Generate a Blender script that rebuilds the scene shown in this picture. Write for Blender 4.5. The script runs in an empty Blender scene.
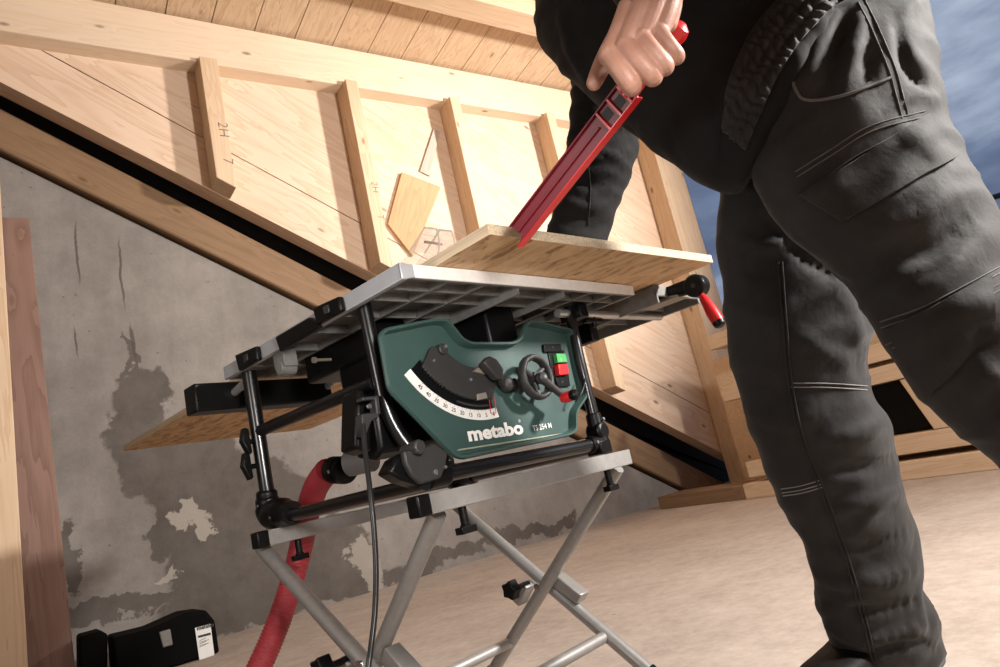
import bpy, bmesh, math, random
from mathutils import Vector, Matrix
from mathutils.bvhtree import BVHTree
random.seed(7)
R_ = math.radians
sc = bpy.context.scene
COL = sc.collection

# ------------------------------------------------------------------ camera
EYE = Vector((0, 0, 0.49))
FOC = 689.26
PITCH, ROLL, YAW_S, YAW_W = R_(11.644), R_(12.649), R_(48.341), R_(36.382)
u0 = Vector((0, -math.sin(PITCH), math.cos(PITCH)))
r0 = Vector((1, 0, 0))
FWD = Vector((0, math.cos(PITCH), math.sin(PITCH)))
CR = math.cos(ROLL) * r0 - math.sin(ROLL) * u0
CU = math.sin(ROLL) * r0 + math.cos(ROLL) * u0
cam_d = bpy.data.cameras.new('camera')
cam = bpy.data.objects.new('camera', cam_d)
COL.objects.link(cam)
cam_d.sensor_width = 36.0
cam_d.lens = FOC / 1000 * 36.0
cam_d.clip_start = 0.02
cam.matrix_world = Matrix((
    (CR.x, CU.x, -FWD.x, EYE.x), (CR.y, CU.y, -FWD.y, EYE.y),
    (CR.z, CU.z, -FWD.z, EYE.z), (0, 0, 0, 1)))
sc.camera = cam

# ------------------------------------------------------------------ world, lamps, exposure
sc.view_settings.view_transform = 'Standard'
sc.view_settings.look = 'None'
sc.view_settings.gamma = 1.0
sc.view_settings.use_curve_mapping = False
sc.view_settings.exposure = 0.0

world = bpy.data.worlds.new('evening_sky')
sc.world = world
world.use_nodes = True
wn, wl = world.node_tree.nodes, world.node_tree.links
wn.clear()
w_out = wn.new('ShaderNodeOutputWorld')
w_bg = wn.new('ShaderNodeBackground')
w_tc = wn.new('ShaderNodeTexCoord')
w_map = wn.new('ShaderNodeMapping')
w_map.inputs['Scale'].default_value = (1.6, 1.6, 5.0)
w_no = wn.new('ShaderNodeTexNoise')
w_no.inputs['Scale'].default_value = 2.2
w_no.inputs['Detail'].default_value = 6
w_no.inputs['Roughness'].default_value = 0.55
w_ramp = wn.new('ShaderNodeValToRGB')
cr = w_ramp.color_ramp
cr.elements[0].position = 0.38
cr.elements[0].color = (0.105, 0.14, 0.235, 1)
cr.elements[1].position = 0.72
cr.elements[1].color = (0.46, 0.53, 0.66, 1)
e = cr.elements.new(0.52)
e.color = (0.165, 0.215, 0.33, 1)
wl.new(w_tc.outputs['Generated'], w_map.inputs['Vector'])
wl.new(w_map.outputs['Vector'], w_no.inputs['Vector'])
wl.new(w_no.outputs['Fac'], w_ramp.inputs['Fac'])
wl.new(w_ramp.outputs['Color'], w_bg.inputs['Color'])
w_bg.inputs['Strength'].default_value = 1.0
wl.new(w_bg.outputs['Background'], w_out.inputs['Surface'])

SX = Vector((math.cos(YAW_S), math.sin(YAW_S), 0)); SY = Vector((-math.sin(YAW_S), math.cos(YAW_S), 0))
WX = Vector((math.cos(YAW_W), math.sin(YAW_W), 0)); WY = Vector((-math.sin(YAW_W), math.cos(YAW_W), 0))
EZ = Vector((0, 0, 1))


def ray(px, py):
    return (px - 500) / FOC * CR - (py - 333.5) / FOC * CU + FWD


def at(px, py, depth):
    return EYE + ray(px, py) * depth


CORNER = at(408, 278, 1.1)          # lower front-left corner of the saw table


def S(x, y, z):
    return CORNER + x * SX + y * SY + z * EZ


def W(x, y, z):
    return x * WX + y * WY + z * EZ


def on_plane(px, py, p0, n):
    r = ray(px, py)
    return EYE + r * ((p0 - EYE).dot(n) / r.dot(n))


def sp(px, py, axis, val):          # photo point -> saw coordinates on one of its planes
    n = (SX, SY, EZ)[axis]
    d = on_plane(px, py, CORNER + n * val, n) - CORNER
    return Vector((d.dot(SX), d.dot(SY), d.z))


def wp(px, py, axis, val):          # photo point -> room coordinates on one of its planes
    n = (WX, WY, EZ)[axis]
    d = on_plane(px, py, n * val, n)
    return Vector((d.dot(WX), d.dot(WY), d.z))


def lamp(name, loc, target, power, size, color, spread=180):
    d = bpy.data.lights.new(name, 'AREA')
    d.energy = power
    d.shape = 'DISK'
    d.size = size
    d.color = color
    d.spread = R_(spread)
    o = bpy.data.objects.new(name, d)
    COL.objects.link(o)
    o.location = loc
    o.rotation_euler = (Vector(target) - Vector(loc)).to_track_quat('-Z', 'Y').to_euler()
    return o


lamp('opening_strobe', W(5.3, 0.2, 2.3), W(2.75, 4.0, 2.8), 78, 0.35, (1.0, 0.93, 0.86), 76)
lamp('right_strobe', (2.5, 0.75, 1.75), (0.5, 1.1, 0.8), 190, 0.3, (1.0, 0.95, 0.90))
lamp('front_strobe', (0.30, 0.12, 0.76), (-0.30, 1.25, 0.70), 2.5, 0.22, (1.0, 0.96, 0.92), 66)
lamp('side_strobe', (-0.95, 0.25, 0.8), (0.1, 1.3, 0.7), 5, 0.35, (1.0, 0.96, 0.92))

# ------------------------------------------------------------------ helpers
WM = {}


def wm(o):
    return WM[o.name]


class B:
    """collects shapes in world space and links them as one mesh object"""
    def __init__(s):
        s.v, s.f = [], []

    def add(s, vs, fs):
        k = len(s.v)
        s.v += [Vector(v) for v in vs]
        s.f += [[i + k for i in f] for f in fs]
        return s

    def box(s, fr, x0, x1, y0, y1, z0, z1):
        c = [fr(x, y, z) for z in (z0, z1) for (x, y) in ((x0, y0), (x1, y0), (x1, y1), (x0, y1))]
        return s.add(c, [(3, 2, 1, 0), (4, 5, 6, 7), (0, 1, 5, 4), (1, 2, 6, 5), (2, 3, 7, 6), (3, 0, 4, 7)])

    def hexa(s, a, b):                 # two quads, same order
        return s.add(list(a) + list(b), [(3, 2, 1, 0), (4, 5, 6, 7), (0, 1, 5, 4), (1, 2, 6, 5), (2, 3, 7, 6), (3, 0, 4, 7)])

    def plate(s, pts, off):            # polygon extruded by a vector
        n = len(pts)
        off = Vector(off)
        vs = [Vector(p) for p in pts] + [Vector(p) + off for p in pts]
        fs = [list(range(n))[::-1], list(range(n, 2 * n))] + [(i, (i + 1) % n, n + (i + 1) % n, n + i) for i in range(n)]
        return s.add(vs, fs)

    def rings(s, rings, caps=True, closed=False):
        n = len(rings[0])
        vs = [v for r in rings for v in r]
        fs = []
        m = len(rings)
        for i in range(m if closed else m - 1):
            a, b = i * n, ((i + 1) % m) * n
            for j in range(n):
                k = (j + 1) % n
                fs.append((a + j, a + k, b + k, b + j))
        if caps and not closed:
            fs.append(list(range(n))[::-1])
            fs.append(list(range((m - 1) * n, m * n)))
        return s.add(vs, fs)

    def tube(s, pts, r, n=16, closed=False):
        pts = [Vector(p) for p in pts]
        m = len(pts)
        rs = r if isinstance(r, (list, tuple)) else [r] * m
        tang = []
        for i in range(m):
            if closed:
                t = pts[(i + 1) % m] - pts[i - 1]
            else:
                t = pts[min(i + 1, m - 1)] - pts[max(i - 1, 0)]
            tang.append(t.normalized())
        a = Vector((0, 0, 1)) if abs(tang[0].z) < .9 else Vector((1, 0, 0))
        u = (a - tang[0] * a.dot(tang[0])).normalized()
        rr = []
        for i in range(m):
            u = (u - tang[i] * u.dot(tang[i])).normalized()
            w = tang[i].cross(u)
            rr.append([pts[i] + rs[i] * (math.cos(t) * u + math.sin(t) * w) for t in [2 * math.pi * j / n for j in range(n)]])
        return s.rings(rr, closed=closed)

    def lathe(s, p, ax, prof, n=24):   # prof: (distance along the axis, radius)
        ax = Vector(ax).normalized()
        a = Vector((0, 0, 1)) if abs(ax.z) < .9 else Vector((1, 0, 0))
        u = (a - ax * a.dot(ax)).normalized()
        w = ax.cross(u)
        rr = []
        for t, r in prof:
            r = max(r, 1e-5)
            rr.append([Vector(p) + ax * t + r * (math.cos(q) * u + math.sin(q) * w) for q in [2 * math.pi * j / n for j in range(n)]])
        return s.rings(rr)

    def build(s, name, mat, parent=None, frame=None, bevel=0.0, angle=35, seg=2, smooth=True):
        pm = wm(parent) if parent else Matrix.Identity(4)
        if frame is None:
            if parent:
                frame = pm.copy()
            else:
                lo = Vector([min(v[i] for v in s.v) for i in range(3)])
                hi = Vector([max(v[i] for v in s.v) for i in range(3)])
                frame = Matrix.Translation(((lo.x + hi.x) / 2, (lo.y + hi.y) / 2, lo.z))
        inv = frame.inverted()
        me = bpy.data.meshes.new(name)
        me.from_pydata([inv @ v for v in s.v], [], s.f)
        bm = bmesh.new()
        bm.from_mesh(me)
        bmesh.ops.recalc_face_normals(bm, faces=bm.faces)
        bm.to_mesh(me)
        bm.free()
        if smooth:
            for p in me.polygons:
                p.use_smooth = True
            me.set_sharp_from_angle(angle=R_(angle))
        o = bpy.data.objects.new(name, me)
        COL.objects.link(o)
        if mat:
            me.materials.append(mat)
        if parent:
            o.parent = parent
            o.matrix_basis = pm.inverted() @ frame
        else:
            o.matrix_basis = frame
        WM[o.name] = frame.copy()
        if bevel:
            md = o.modifiers.new('bevel', 'BEVEL')
            md.width = bevel
            md.segments = seg
            md.limit_method = 'ANGLE'
            md.angle_limit = R_(40)
            md.harden_normals = False
        return o


def tag(o, label=None, cat=None, group=None, kind=None):
    if label: o['label'] = label
    if cat: o['category'] = cat
    if group: o['group'] = group
    if kind: o['kind'] = kind
    return o


def thing(name, loc, rz, label, cat, group=None):
    o = bpy.data.objects.new(name, None)
    COL.objects.link(o)
    o.empty_display_size = 0.1
    o.matrix_basis = Matrix.Translation(loc) @ Matrix.Rotation(rz, 4, 'Z')
    WM[o.name] = o.matrix_basis.copy()
    return tag(o, label, cat, group)


def frame_of(origin, xa, ya):          # matrix with x along xa
    xa = Vector(xa).normalized()
    ya = Vector(ya)
    ya = (ya - xa * ya.dot(xa)).normalized()
    za = xa.cross(ya)
    return Matrix(((xa.x, ya.x, za.x, origin[0]), (xa.y, ya.y, za.y, origin[1]), (xa.z, ya.z, za.z, origin[2]), (0, 0, 0, 1)))


def rounded(pts, r, k=5):              # fillet the corners of a 2-D polygon
    out = []
    n = len(pts)
    for i in range(n):
        p0, p, p1 = Vector(pts[i - 1]), Vector(pts[i]), Vector(pts[(i + 1) % n])
        a, b = (p0 - p), (p1 - p)
        d = min(r, a.length * .45, b.length * .45)
        a, b = p + a.normalized() * d, p + b.normalized() * d
        for j in range(k + 1):
            t = j / k
            out.append((1 - t) ** 2 * a + 2 * t * (1 - t) * p + t * t * b)
    return out


def inset(pts, d):                     # move a 2-D polygon inwards
    n = len(pts)
    area = sum(pts[i][0] * pts[(i + 1) % n][1] - pts[(i + 1) % n][0] * pts[i][1] for i in range(n))
    sg = 1 if area > 0 else -1
    out = []
    for i in range(n):
        p0, p, p1 = Vector(pts[i - 1]), Vector(pts[i]), Vector(pts[(i + 1) % n])
        a, b = (p - p0).normalized(), (p1 - p).normalized()
        na, nb = Vector((-a.y, a.x)) * sg, Vector((-b.y, b.x)) * sg
        m = (na + nb)
        m = m.normalized() if m.length > 1e-6 else na
        out.append(p + m * (d / max(.45, m.dot(na))))
    return out


def smooth_path(pts, k=8):             # Catmull-Rom through the points
    pts = [Vector(p) for p in pts]
    q = [2 * pts[0] - pts[1]] + pts + [2 * pts[-1] - pts[-2]]
    out = []
    for i in range(1, len(q) - 2):
        a, b, c, d = q[i - 1:i + 3]
        for j in range(k):
            t = j / k
            out.append(.5 * ((2 * b) + (c - a) * t + (2 * a - 5 * b + 4 * c - d) * t * t + (3 * b - a - 3 * c + d) * t ** 3))
    out.append(pts[-1])
    return out


def fillet_path(pts, r, k=6):
    pts = [Vector(p) for p in pts]
    out = [pts[0]]
    for i in range(1, len(pts) - 1):
        p = pts[i]
        a, b = pts[i - 1] - p, pts[i + 1] - p
        d = min(r, a.length * .48, b.length * .48)
        a, b = p + a.normalized() * d, p + b.normalized() * d
        for j in range(k + 1):
            t = j / k
            out.append((1 - t) ** 2 * a + 2 * t * (1 - t) * p + t * t * b)
    out.append(pts[-1])
    return out


def text_mesh(b, body, origin, xa, ya, size, depth=0.0006, bold=0.0, align='LEFT', shear=0.0, sx=1.0):
    """lettering laid on a surface: xa = reading direction, ya = up"""
    cu = bpy.data.curves.new('lettering', 'FONT')
    cu.body = body
    cu.size = 1.0
    cu.offset = bold
    cu.extrude = 0.0
    cu.align_x = align
    cu.shear = shear
    cu.resolution_u = 3
    o = bpy.data.objects.new('lettering', cu)
    COL.objects.link(o)
    me = bpy.data.meshes.new_from_object(o.evaluated_get(bpy.context.evaluated_depsgraph_get()))
    xa, ya = Vector(xa).normalized(), Vector(ya).normalized()
    n = xa.cross(ya)
    vs = [Vector(origin) + xa * (v.co.x * size * sx) + ya * (v.co.y * size) + n * depth for v in me.vertices]
    b.add(vs, [list(p.vertices) for p in me.polygons])
    bpy.data.objects.remove(o)
    bpy.data.curves.remove(cu)
    bpy.data.meshes.remove(me)


# ------------------------------------------------------------------ materials
def new_mat(name):
    m = bpy.data.materials.new(name)
    m.use_nodes = True
    nt = m.node_tree
    return m, nt.nodes, nt.links, nt.nodes['Principled BSDF']


def simple(name, col, rough=.5, metal=0.0, var=.12, scale=30.0, bump=0.0, bscale=200.0, coat=0.0, dirt=None):
    m, n, l, p = new_mat(name)
    tc = n.new('ShaderNodeTexCoord')
    no = n.new('ShaderNodeTexNoise')
    no.inputs['Scale'].default_value = scale
    no.inputs['Detail'].default_value = 5
    l.new(tc.outputs['Object'], no.inputs['Vector'])
    rp = n.new('ShaderNodeValToRGB')
    rp.color_ramp.elements[0].position = .3
    rp.color_ramp.elements[1].position = .7
    rp.color_ramp.elements[0].color = tuple(c * (1 - var) for c in col) + (1,)
    rp.color_ramp.elements[1].color = tuple(min(1, c * (1 + var)) for c in col) + (1,)
    l.new(no.outputs['Fac'], rp.inputs['Fac'])
    l.new(rp.outputs['Color'], p.inputs['Base Color'])
    p.inputs['Roughness'].default_value = rough
    p.inputs['Metallic'].default_value = metal
    p.inputs['Coat Weight'].default_value = coat
    if bump:
        nb = n.new('ShaderNodeTexNoise')
        nb.inputs['Scale'].default_value = bscale
        nb.inputs['Detail'].default_value = 3
        l.new(tc.outputs['Object'], nb.inputs['Vector'])
        bp = n.new('ShaderNodeBump')
        bp.inputs['Strength'].default_value = bump
        bp.inputs['Distance'].default_value = .002
        l.new(nb.outputs['Fac'], bp.inputs['Height'])
        l.new(bp.outputs['Normal'], p.inputs['Normal'])
    return m


def math_node(n, l, op, a, b=None, clamp=False):
    q = n.new('ShaderNodeMath')
    q.operation = op
    q.use_clamp = clamp
    for i, x in enumerate((a, b)):
        if x is None: continue
        if isinstance(x, (int, float)): q.inputs[i].default_value = x
        else: l.new(x, q.inputs[i])
    return q.outputs[0]


def mix_col(n, l, fac, a, b, mode='MIX'):
    q = n.new('ShaderNodeMix')
    q.data_type = 'RGBA'
    q.blend_type = mode
    for sock, x in ((q.inputs[0], fac), (q.inputs[6], a), (q.inputs[7], b)):
        if isinstance(x, (int, float)): sock.default_value = x
        elif isinstance(x, tuple): sock.default_value = x + (1,) if len(x) == 3 else x
        else: l.new(x, sock)
    return q.outputs[2]


def wood(name, light, dark, knot=(.11, .045, .02), knots=1.0, freq=9.0, rough=.62, figure=.55):
    m, n, l, p = new_mat(name)
    tc = n.new('ShaderNodeTexCoord')
    oi = n.new('ShaderNodeObjectInfo')
    off = n.new('ShaderNodeVectorMath')
    off.operation = 'MULTIPLY_ADD'
    cx = n.new('ShaderNodeCombineXYZ')
    l.new(oi.outputs['Random'], cx.inputs[0]); l.new(oi.outputs['Random'], cx.inputs[1])
    cx.inputs[2].default_value = .37
    l.new(cx.outputs[0], off.inputs[0])
    off.inputs[1].default_value = (17.0, 5.3, 1.0)
    l.new(tc.outputs['Object'], off.inputs[2])
    # knots
    km = n.new('ShaderNodeMapping')
    km.inputs['Scale'].default_value = (1.5, 3.6, 3.6)
    l.new(off.outputs[0], km.inputs['Vector'])
    vo = n.new('ShaderNodeTexVoronoi')
    vo.inputs['Scale'].default_value = 1.9
    l.new(km.outputs[0], vo.inputs['Vector'])
    sepc = n.new('ShaderNodeSeparateColor')
    l.new(vo.outputs['Color'], sepc.inputs[0])
    gate = math_node(n, l, 'GREATER_THAN', sepc.outputs[0], .22)
    kd = math_node(n, l, 'SUBTRACT', 1.0, math_node(n, l, 'DIVIDE', vo.outputs['Distance'], .11), True)
    kfac = math_node(n, l, 'MULTIPLY', math_node(n, l, 'POWER', kd, .6), math_node(n, l, 'MULTIPLY', gate, knots), True)
    swirl = math_node(n, l, 'MULTIPLY', math_node(n, l, 'SUBTRACT', 1.0, math_node(n, l, 'DIVIDE', vo.outputs['Distance'], .35), True), .5)
    # grain
    gm = n.new('ShaderNodeMapping')
    gm.inputs['Scale'].default_value = (.55, freq, freq)
    l.new(off.outputs[0], gm.inputs['Vector'])
    n1 = n.new('ShaderNodeTexNoise')
    n1.inputs['Scale'].default_value = 1.3
    n1.inputs['Detail'].default_value = 4
    n1.inputs['Distortion'].default_value = .6
    l.new(gm.outputs[0], n1.inputs['Vector'])
    rings = math_node(n, l, 'FRACT', math_node(n, l, 'MULTIPLY', math_node(n, l, 'ADD', n1.outputs['Fac'], math_node(n, l, 'MULTIPLY', swirl, .35)), 7.0))
    fm = n.new('ShaderNodeMapping')
    fm.inputs['Scale'].default_value = (3.0, 160, 160)
    l.new(off.outputs[0], fm.inputs['Vector'])
    n2 = n.new('ShaderNodeTexNoise')
    n2.inputs['Scale'].default_value = 1.0
    n2.inputs['Detail'].default_value = 3
    l.new(fm.outputs[0], n2.inputs['Vector'])
    n3 = n.new('ShaderNodeTexNoise')
    n3.inputs['Scale'].default_value = 1.7
    n3.inputs['Detail'].default_value = 2
    l.new(off.outputs[0], n3.inputs['Vector'])
    g = math_node(n, l, 'MULTIPLY', math_node(n, l, 'POWER', rings, 2.2), figure)
    g = math_node(n, l, 'ADD', g, math_node(n, l, 'MULTIPLY', math_node(n, l, 'SUBTRACT', n2.outputs['Fac'], .45), .5), True)
    base = mix_col(n, l, g, light, dark)
    toneshift = mix_col(n, l, math_node(n, l, 'MULTIPLY', math_node(n, l, 'SUBTRACT', n3.outputs['Fac'], .35, True), .9, True), base, tuple(d * .85 + .15 * li for d, li in zip(dark, light)))
    kc = mix_col(n, l, kfac, toneshift, knot)
    l.new(kc, p.inputs['Base Color'])
    p.inputs['Roughness'].default_value = rough
    p.inputs['Specular IOR Level'].default_value = .25
    bp = n.new('ShaderNodeBump')
    bp.inputs['Strength'].default_value = .12
    bp.inputs['Distance'].default_value = .002
    l.new(n2.outputs['Fac'], bp.inputs['Height'])
    l.new(bp.outputs['Normal'], p.inputs['Normal'])
    return m


M = {}
M['spruce'] = wood('spruce_timber', (.70, .53, .37), (.52, .34, .20))
M['spruce_pale'] = wood('pale_spruce_beam', (.76, .61, .46), (.62, .44, .29), figure=.4)
M['offcut'] = wood('offcut_spruce', (.52, .33, .18), (.38, .22, .11))
M['lath'] = wood('grey_lath', (.50, .42, .35), (.36, .29, .24), knots=.3)
M['spruce_panel'] = wood('spruce_panel', (.73, .565, .43), (.55, .36, .23), freq=5.0, knots=1.0, figure=.6)
M['spruce_ceiling'] = wood('spruce_ceiling_boards', (.66, .49, .33), (.46, .29, .17), freq=10, knots=.8, figure=.7)
M['spruce_dark'] = wood('dark_brown_spruce', (.25, .155, .088), (.15, .088, .046), freq=10)  # darker brown spruce of the rafter and short sole timber
M['formwork'] = wood('stained_formwork_board', (.27, .165, .13), (.13, .07, .05), freq=7, knots=.5)
M['black_plastic'] = simple('black_plastic', (.003, .003, .0032), .36, bump=.15, bscale=600)
M['black_plastic'].node_tree.nodes['Principled BSDF'].inputs['Specular IOR Level'].default_value = .22
M['black_steel'] = simple('black_coated_steel', (.004, .004, .0045), .3, .0, coat=.2)
M['graphite'] = simple('dark_grey_plastic', (.026, .0255, .025), .5, bump=.2, bscale=500)
M['alu'] = simple('brushed_aluminium', (.50, .50, .49), .38, .75, var=.06, scale=80)
M['alu_cast'] = simple('cast_aluminium', (.20, .195, .185), .55, .35, var=.12, scale=60, bump=.15, bscale=150)
M['alu_pale'] = simple('pale_aluminium_edge', (.80, .78, .75), .5, .1, var=.05, scale=90)
M['stand_metal'] = simple('stand_aluminium', (.36, .35, .335), .45, .6, var=.06, scale=70)
M['steel'] = simple('bright_steel', (.62, .61, .58), .25, .9, var=.05)
M['green'] = simple('dark_green_paint', (.033, .070, .063), .42, .0, var=.10, scale=14, bump=.12, bscale=700)
M['white'] = simple('white_print', (.74, .73, .70), .5, var=.04)
M['ink'] = simple('black_print', (.02, .02, .02), .6)
M['red'] = simple('red_plastic', (.55, .012, .016), .33, coat=.2, var=.08)
M['red_dull'] = simple('deep_red_plastic', (.15, .008, .017), .42, var=.12)
M['hose_red'] = simple('red_hose_plastic', (.36, .034, .045), .5, var=.1)
M['green_button'] = simple('green_button', (.05, .33, .08), .4)
M['fence_tan'] = simple('bare_bracket_metal', (.30, .27, .23), .5, .4)
M['cable'] = simple('black_cable_rubber', (.015, .015, .015), .3)
M['pencil'] = simple('pencil_grey', (.2, .14, .1), .8)
M['brass'] = simple('pale_zinc_screw', (.5, .45, .36), .35, .8)


def concrete(name):
    m, n, l, p = new_mat(name)
    tc = n.new('ShaderNodeTexCoord')
    def noise(scale, detail=6, rough=.6, vec=None, dist=0):
        q = n.new('ShaderNodeTexNoise')
        q.inputs['Scale'].default_value = scale
        q.inputs['Detail'].default_value = detail
        q.inputs['Roughness'].default_value = rough
        q.inputs['Distortion'].default_value = dist
        l.new(vec or tc.outputs['Object'], q.inputs['Vector'])
        return q.outputs['Fac']
    mp = n.new('ShaderNodeMapping')
    mp.inputs['Scale'].default_value = (3.2, 1, .5)
    l.new(tc.outputs['Object'], mp.inputs['Vector'])
    streak = noise(2.6, 5, .6, mp.outputs[0])
    big, mid, fine = noise(1.6), noise(7, 10, .75), noise(60, 4, .7)
    v = math_node(n, l, 'ADD', math_node(n, l, 'MULTIPLY', big, .5), math_node(n, l, 'MULTIPLY', mid, .3))
    v = math_node(n, l, 'ADD', v, math_node(n, l, 'MULTIPLY', streak, .2))
    rp = n.new('ShaderNodeValToRGB')
    rp.color_ramp.elements[0].position = .36
    rp.color_ramp.elements[0].color = (.088, .076, .067, 1)
    rp.color_ramp.elements[1].position = .62
    rp.color_ramp.elements[1].color = (.265, .24, .217, 1)
    l.new(v, rp.inputs['Fac'])
    c = rp.outputs['Color']
    c = mix_col(n, l, .25, c, mix_col(n, l, fine, (.2, .17, .15), (.4, .36, .33)))
    # damp patches, and shade painted in at the lower left: irregular blobs at fixed places on the wall
    wob = n.new('ShaderNodeTexNoise')
    wob.inputs['Scale'].default_value = 3.2
    wob.inputs['Detail'].default_value = 8
    wob.inputs['Roughness'].default_value = .62
    l.new(tc.outputs['Object'], wob.inputs['Vector'])
    sub = n.new('ShaderNodeVectorMath'); sub.operation = 'SUBTRACT'
    l.new(wob.outputs['Color'], sub.inputs[0]); sub.inputs[1].default_value = (.5, .5, .5)
    scl = n.new('ShaderNodeVectorMath'); scl.operation = 'SCALE'
    l.new(sub.outputs[0], scl.inputs[0]); scl.inputs['Scale'].default_value = .5
    pos = n.new('ShaderNodeVectorMath'); pos.operation = 'ADD'
    l.new(tc.outputs['Object'], pos.inputs[0]); l.new(scl.outputs[0], pos.inputs[1])

    scl2 = n.new('ShaderNodeVectorMath'); scl2.operation = 'SCALE'
    l.new(sub.outputs[0], scl2.inputs[0]); scl2.inputs['Scale'].default_value = .07
    pos2 = n.new('ShaderNodeVectorMath'); pos2.operation = 'ADD'
    l.new(tc.outputs['Object'], pos2.inputs[0]); l.new(scl2.outputs[0], pos2.inputs[1])

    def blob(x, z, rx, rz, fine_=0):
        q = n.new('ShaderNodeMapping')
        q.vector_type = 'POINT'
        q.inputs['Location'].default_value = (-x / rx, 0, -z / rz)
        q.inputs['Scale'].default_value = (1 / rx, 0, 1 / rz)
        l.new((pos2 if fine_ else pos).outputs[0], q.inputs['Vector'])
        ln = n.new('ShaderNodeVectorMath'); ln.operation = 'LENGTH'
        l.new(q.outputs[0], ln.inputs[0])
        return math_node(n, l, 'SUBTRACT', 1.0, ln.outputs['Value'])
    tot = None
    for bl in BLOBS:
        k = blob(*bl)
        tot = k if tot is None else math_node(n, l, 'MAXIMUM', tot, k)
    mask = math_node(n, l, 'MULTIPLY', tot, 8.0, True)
    damp_shade = math_node(n, l, 'MULTIPLY', mask, math_node(n, l, 'ADD', .28, math_node(n, l, 'MULTIPLY', mid, .85)))
    c = mix_col(n, l, damp_shade, c, (.046, .035, .027))
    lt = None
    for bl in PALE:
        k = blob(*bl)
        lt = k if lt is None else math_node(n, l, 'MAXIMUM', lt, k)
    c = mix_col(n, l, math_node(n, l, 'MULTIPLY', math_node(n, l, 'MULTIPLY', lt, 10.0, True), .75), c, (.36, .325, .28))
    # fine vertical cracks
    for x, z, rx, rz in CRACKS:
        k = math_node(n, l, 'MULTIPLY', blob(x, z, rx, rz, .12), 3.0, True)
        c = mix_col(n, l, math_node(n, l, 'MULTIPLY', k, .8), c, (.06, .05, .045))
    # pores
    vo = n.new('ShaderNodeTexVoronoi'); vo.inputs['Scale'].default_value = 11
    l.new(tc.outputs['Object'], vo.inputs['Vector'])
    pore = math_node(n, l, 'LESS_THAN', vo.outputs['Distance'], .07)
    c = mix_col(n, l, math_node(n, l, 'MULTIPLY', pore, .6), c, (.09, .075, .065))
    l.new(c, p.inputs['Base Color'])
    p.inputs['Roughness'].default_value = .85
    bp = n.new('ShaderNodeBump'); bp.inputs['Strength'].default_value = .35; bp.inputs['Distance'].default_value = .01
    l.new(mid, bp.inputs['Height']); l.new(bp.outputs['Normal'], p.inputs['Normal'])
    return m


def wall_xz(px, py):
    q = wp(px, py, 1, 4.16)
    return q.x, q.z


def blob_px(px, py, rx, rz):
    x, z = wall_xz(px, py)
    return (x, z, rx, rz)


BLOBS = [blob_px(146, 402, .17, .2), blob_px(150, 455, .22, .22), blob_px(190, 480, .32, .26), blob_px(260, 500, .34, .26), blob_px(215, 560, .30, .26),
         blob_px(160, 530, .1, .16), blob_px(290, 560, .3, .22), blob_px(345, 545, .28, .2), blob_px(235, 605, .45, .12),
         blob_px(330, 590, .5, .1), blob_px(245, 530, .42, .3), blob_px(120, 614, .4, .06), blob_px(75, 560, .05, .2), blob_px(440, 560, .5, .07), blob_px(550, 525, .5, .05), blob_px(132, 360, .02, .2)]  # lower-left blob at floor level stands in for fading light
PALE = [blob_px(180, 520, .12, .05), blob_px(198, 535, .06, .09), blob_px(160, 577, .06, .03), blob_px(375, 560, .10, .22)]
CRACKS = [blob_px(78, 250, .008, .22), blob_px(122, 270, .008, .25), blob_px(134, 340, .012, .12), blob_px(78, 340, .006, .1)]


# ------------------------------------------------------------------ the setting
def floor_mat():
    m, n, l, p = new_mat('pale_screed')
    tc = n.new('ShaderNodeTexCoord')
    def noise(s, d=5, r=.6, sc_=None):
        q = n.new('ShaderNodeTexNoise'); q.inputs['Scale'].default_value = s; q.inputs['Detail'].default_value = d; q.inputs['Roughness'].default_value = r
        if sc_:
            mp = n.new('ShaderNodeMapping'); mp.inputs['Scale'].default_value = sc_; l.new(tc.outputs['Object'], mp.inputs['Vector']); l.new(mp.outputs[0], q.inputs['Vector'])
        else:
            l.new(tc.outputs['Object'], q.inputs['Vector'])
        return q.outputs['Fac']
    a, b, c_ = noise(1.8), noise(26, 6, .75), noise(9, 4, .6)
    v = math_node(n, l, 'ADD', math_node(n, l, 'MULTIPLY', a, .35), math_node(n, l, 'ADD', math_node(n, l, 'MULTIPLY', b, .4), math_node(n, l, 'MULTIPLY', c_, .25)))
    rp = n.new('ShaderNodeValToRGB')
    rp.color_ramp.elements[0].position = .36; rp.color_ramp.elements[0].color = (.34, .275, .23, 1)
    rp.color_ramp.elements[1].position = .62; rp.color_ramp.elements[1].color = (.54, .46, .395, 1)
    l.new(v, rp.inputs['Fac'])
    vo = n.new('ShaderNodeTexVoronoi'); vo.inputs['Scale'].default_value = 5.5
    l.new(tc.outputs['Object'], vo.inputs['Vector'])
    sp_ = math_node(n, l, 'LESS_THAN', vo.outputs['Distance'], .035)
    col = mix_col(n, l, math_node(n, l, 'MULTIPLY', sp_, .6), rp.outputs['Color'], (.14, .09, .06))
    l.new(col, p.inputs['Base Color'])
    p.inputs['Roughness'].default_value = .9
    bp = n.new('ShaderNodeBump'); bp.inputs['Strength'].default_value = .3; bp.inputs['Distance'].default_value = .004
    l.new(b, bp.inputs['Height']); l.new(bp.outputs['Normal'], p.inputs['Normal'])
    return m


M['floor'] = floor_mat()
WALL_F = frame_of((0, 0, 0), WX, WY)
b = B(); b.box(W, -3.5, 6.6, -3.5, 6.0, -.12, 0)
tag(b.build('floor', M['floor'], frame=WALL_F), kind='structure')

M['concrete'] = concrete('stained_concrete')
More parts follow.
